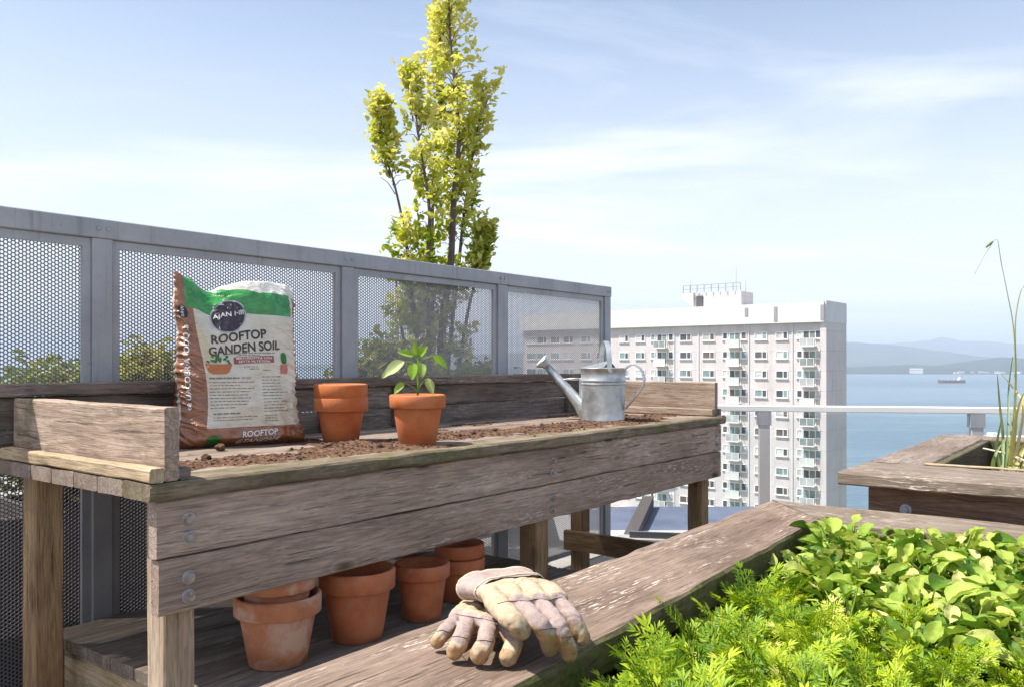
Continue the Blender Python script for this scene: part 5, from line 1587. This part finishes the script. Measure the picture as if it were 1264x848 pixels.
# ------------------------------------------------------------------ boats and far shore
HULLR = plain('red_oxide_hull', (0.32, 0.11, 0.085), 0.6); SHIPW = plain('ship_white', (0.80, 0.79, 0.76), 0.5, 0, 0.04, 0.2)
def hull(mb, L, W, H, mat=0, rise=0.25):
    N = 20; vs, fs = [], []
    for i in range(N + 1):
        t = i / N
        w = W/2 * (min(1, ((1 - t) / 0.22)) ** 0.6 if t > 0.78 else min(1, 0.7 + t * 2)) + 0.02
        z = H * (1 + rise * max(0, (t - 0.75) / 0.25) ** 2)
        x = (t - 0.5) * L
        vs += [(x, -w*0.75, 0), (x, -w, z), (x, w, z), (x, w*0.75, 0)]
    for i in range(N):
        for k in range(3): fs.append((i*4+k, (i+1)*4+k, (i+1)*4+k+1, i*4+k+1))
        fs.append((i*4+3, (i+1)*4+3, (i+1)*4, i*4))
    fs += [(3, 2, 1, 0), (N*4, N*4+1, N*4+2, N*4+3)]
    mb.add(vs, fs, mat)
def ships():
    Y = 2480
    b = at(1174, HY, Y); b.z = SEAZ
    t = empty('cargo_ship', b, PI + 0.08, 'small red hulled cargo ship far out on the water', 'ship')
    m = MB(); hull(m, 82, 15, 8.0); m.build('hull', HULLR, t, fix=True)
    m = MB(); m.box(-36, -22, -5.5, 5.5, 8.004, 13); m.box(-34, -25, -4.5, 4.5, 13.004, 18); m.build('superstructure', SHIPW, t)
    m = MB(); m.tube([(-33.0, 0, 17.5), (-33.0, 0, 22)], [1.2, 1.0], 8); m.build('funnel', HULLR, t)
    for x in (-8, 10, 28):
        m = MB(); m.tube([(x, 0, 8), (x, 0, 16)], 0.5, 6); m.build('mast', SHIPW, t)
    Y = 560
    b = at(1240, HY, Y); b.z = SEAZ
    t = empty('white_ferry', b, PI - 0.05, 'large white ferry on the water behind the right planter', 'ferry')
    m = MB(); hull(m, 60, 13, 6.0); m.build('hull', SHIPW, t, fix=True)
    m = MB(); m.box(-26, 16, -5.6, 5.6, 6.004, 8.6); m.build('lower_deck', SHIPW, t)
    m = MB(); m.box(-26.5, 17, -6.0, 6.0, 8.604, 8.95); m.box(-22, 11, -4.8, 4.8, 8.954, 11.2); m.box(-22.5, 12, -5.4, 5.4, 11.204, 11.5); m.build('upper_deck', SHIPW, t)
    m = MB(); m.box(4, 9.5, -3.8, 3.8, 11.504, 13.6); m.build('bridge', SHIPW, t)
    for k in range(12):
        m = MB(); m.box(-24 + k*3.2, -22 + k*3.2, 5.602, 5.66, 6.9, 8.0); m.build('window', GLASSES[0], t)
    m = MB(); m.tube([(-6, 0, 11.5), (-6.5, 0, 15)], [1.5, 1.2], 10); m.build('funnel', plain('funnel_blue', (0.1, 0.16, 0.3), 0.5), t)
ships()
def shore():
    rnd = random.Random(9)
    ROOF = plain('shore_roof', (0.35, 0.30, 0.28), 0.8)
    specs = [(1131, 22, 60, 30, 'large white building with low roof on the far shore left of the ship')]
    for k in range(9):
        specs.append((1180 + k * 10 + rnd.uniform(-4, 4), rnd.uniform(7, 14), rnd.uniform(14, 34), rnd.uniform(10, 18), 'small pale house at the foot of the wooded hill across the water'))
    for px, h, w, d, lab in specs:
        Y = 4330 + rnd.uniform(-15, 60)
        b = at(px, HY, Y); b.z = SEAZ
        o = empty('shore_house', b, rnd.uniform(-.4, .4), lab, 'house', 'houses on the far shore' if 'small' in lab else None)
        m = MB(); m.box(-w/2, w/2, -d/2, d/2, 0, h); m.build('wall', SHIPW, o)
        m = MB(); r = h + w * 0.12
        m.add([(-w/2-1, -d/2-1, h+.01), (w/2+1, -d/2-1, h+.01), (w/2+1, d/2+1, h+.01), (-w/2-1, d/2+1, h+.01), (-w/2-1, 0, r), (w/2+1, 0, r)], [(0, 1, 5, 4), (2, 3, 4, 5), (0, 4, 3), (1, 2, 5), (3, 2, 1, 0)])
        m.build('roof', ROOF, o)
shore()

# ------------------------------------------------------------------ haze
HZ, nt, p = newmat('haze_air')
nt.nodes.remove(p)
pv = nd(nt, 'ShaderNodeVolumePrincipled', {'Color': (0.70, 0.84, 1.0, 1), 'Density': 1.3e-4, 'Anisotropy': 0.0})
nt.links.new(pv.outputs[0], nt.nodes['Material Output'].inputs['Volume'])
m = MB(); m.box(-16000, 25000, -2000, 26000, SEAZ - 1.6, 560)
tag(m.build('haze', HZ), kind='stuff')

# ------------------------------------------------------------------ sun, sky, camera
EL = R(60); sx, sy = -0.98, -0.10
l = math.hypot(sx, sy); sv = Vector((sx / l * math.cos(EL), sy / l * math.cos(EL), math.sin(EL)))
sun = bpy.data.lights.new('sun', 'SUN'); sun.energy = 3.7; sun.angle = R(0.5); sun.color = (1.0, 0.955, 0.89)
so = bpy.data.objects.new('sun', sun); COL.objects.link(so); so.rotation_euler = (-sv).to_track_quat('-Z', 'Y').to_euler()
w = bpy.data.worlds.new('World'); S.world = w; w.use_nodes = True
nt = w.node_tree
sky = nd(nt, 'ShaderNodeTexSky', sky_type='NISHITA', sun_disc=False)
sky.sun_elevation = EL; sky.sun_rotation = math.atan2(sx, sy) % (2*PI); sky.altitude = 60; sky.air_density = 1.0; sky.dust_density = 1.6; sky.ozone_density = 1.0
tcg = nd(nt, 'ShaderNodeTexCoord').outputs['Generated']
sep = nd(nt, 'ShaderNodeSeparateXYZ', {0: tcg})
zz = math_(nt, 'MAXIMUM', sep.outputs[2], 0.02)
# cirrus on a high plane
k = math_(nt, 'ADD', zz, 0.10)
cx = math_(nt, 'DIVIDE', sep.outputs[0], k); cy = math_(nt, 'DIVIDE', sep.outputs[1], k)
pl = nd(nt, 'ShaderNodeCombineXYZ', {0: cx, 1: cy, 2: 0.0}).outputs[0]
mp = nd(nt, 'ShaderNodeMapping', {'Vector': pl, 'Rotation': (0, 0, R(-24)), 'Scale': (0.55, 1.5, 1.0), 'Location': (2.3, 1.1, 0)}).outputs[0]
ca = noi(nt, mp, 0.85, 9, 0.60, 0.7)
cb = noi(nt, pl, 0.42, 4, 0.5, 0.4)
cl = math_(nt, 'MULTIPLY', ramp(nt, ca, [(0.46, 0.0), (0.70, 1.0)]), ramp(nt, cb, [(0.34, 0.0), (0.60, 1.0)]))
hor = ramp(nt, zz, [(0.0, 0.92), (0.10, 0.74), (0.24, 0.38), (0.40, 0.08), (0.8, 0.03)])
fac = math_(nt, 'MINIMUM', math_(nt, 'ADD', math_(nt, 'MULTIPLY', cl, 0.62), hor), 0.95)
skc = mix(nt, fac, sky.outputs[0], (6.6, 6.7, 7.2))
bg = nt.nodes['Background']; nt.links.new(skc, bg.inputs[0]); bg.inputs[1].default_value = 0.078

cam = bpy.data.cameras.new('camera'); cam.sensor_width = 36.0; cam.lens = 36.0 * F / 1264.0
cam.shift_y = (HY - 424.0) / 1264.0; cam.clip_start = 0.05; cam.clip_end = 90000
co = bpy.data.objects.new('camera', cam); COL.objects.link(co); co.location = (0, 0, ZC); co.rotation_euler = (R(90), 0, 0)
S.camera = co
S.view_settings.view_transform = 'Standard'; S.view_settings.look = 'None'; S.view_settings.gamma = 1.0; S.view_settings.exposure = 1.3; S.view_settings.use_curve_mapping = False
S.render.engine = 'CYCLES'
S.cycles.use_denoising = True
S.cycles.max_bounces = 8; S.cycles.diffuse_bounces = 5; S.cycles.transparent_max_bounces = 16; S.cycles.volume_bounces = 0
S.cycles.use_adaptive_sampling = True
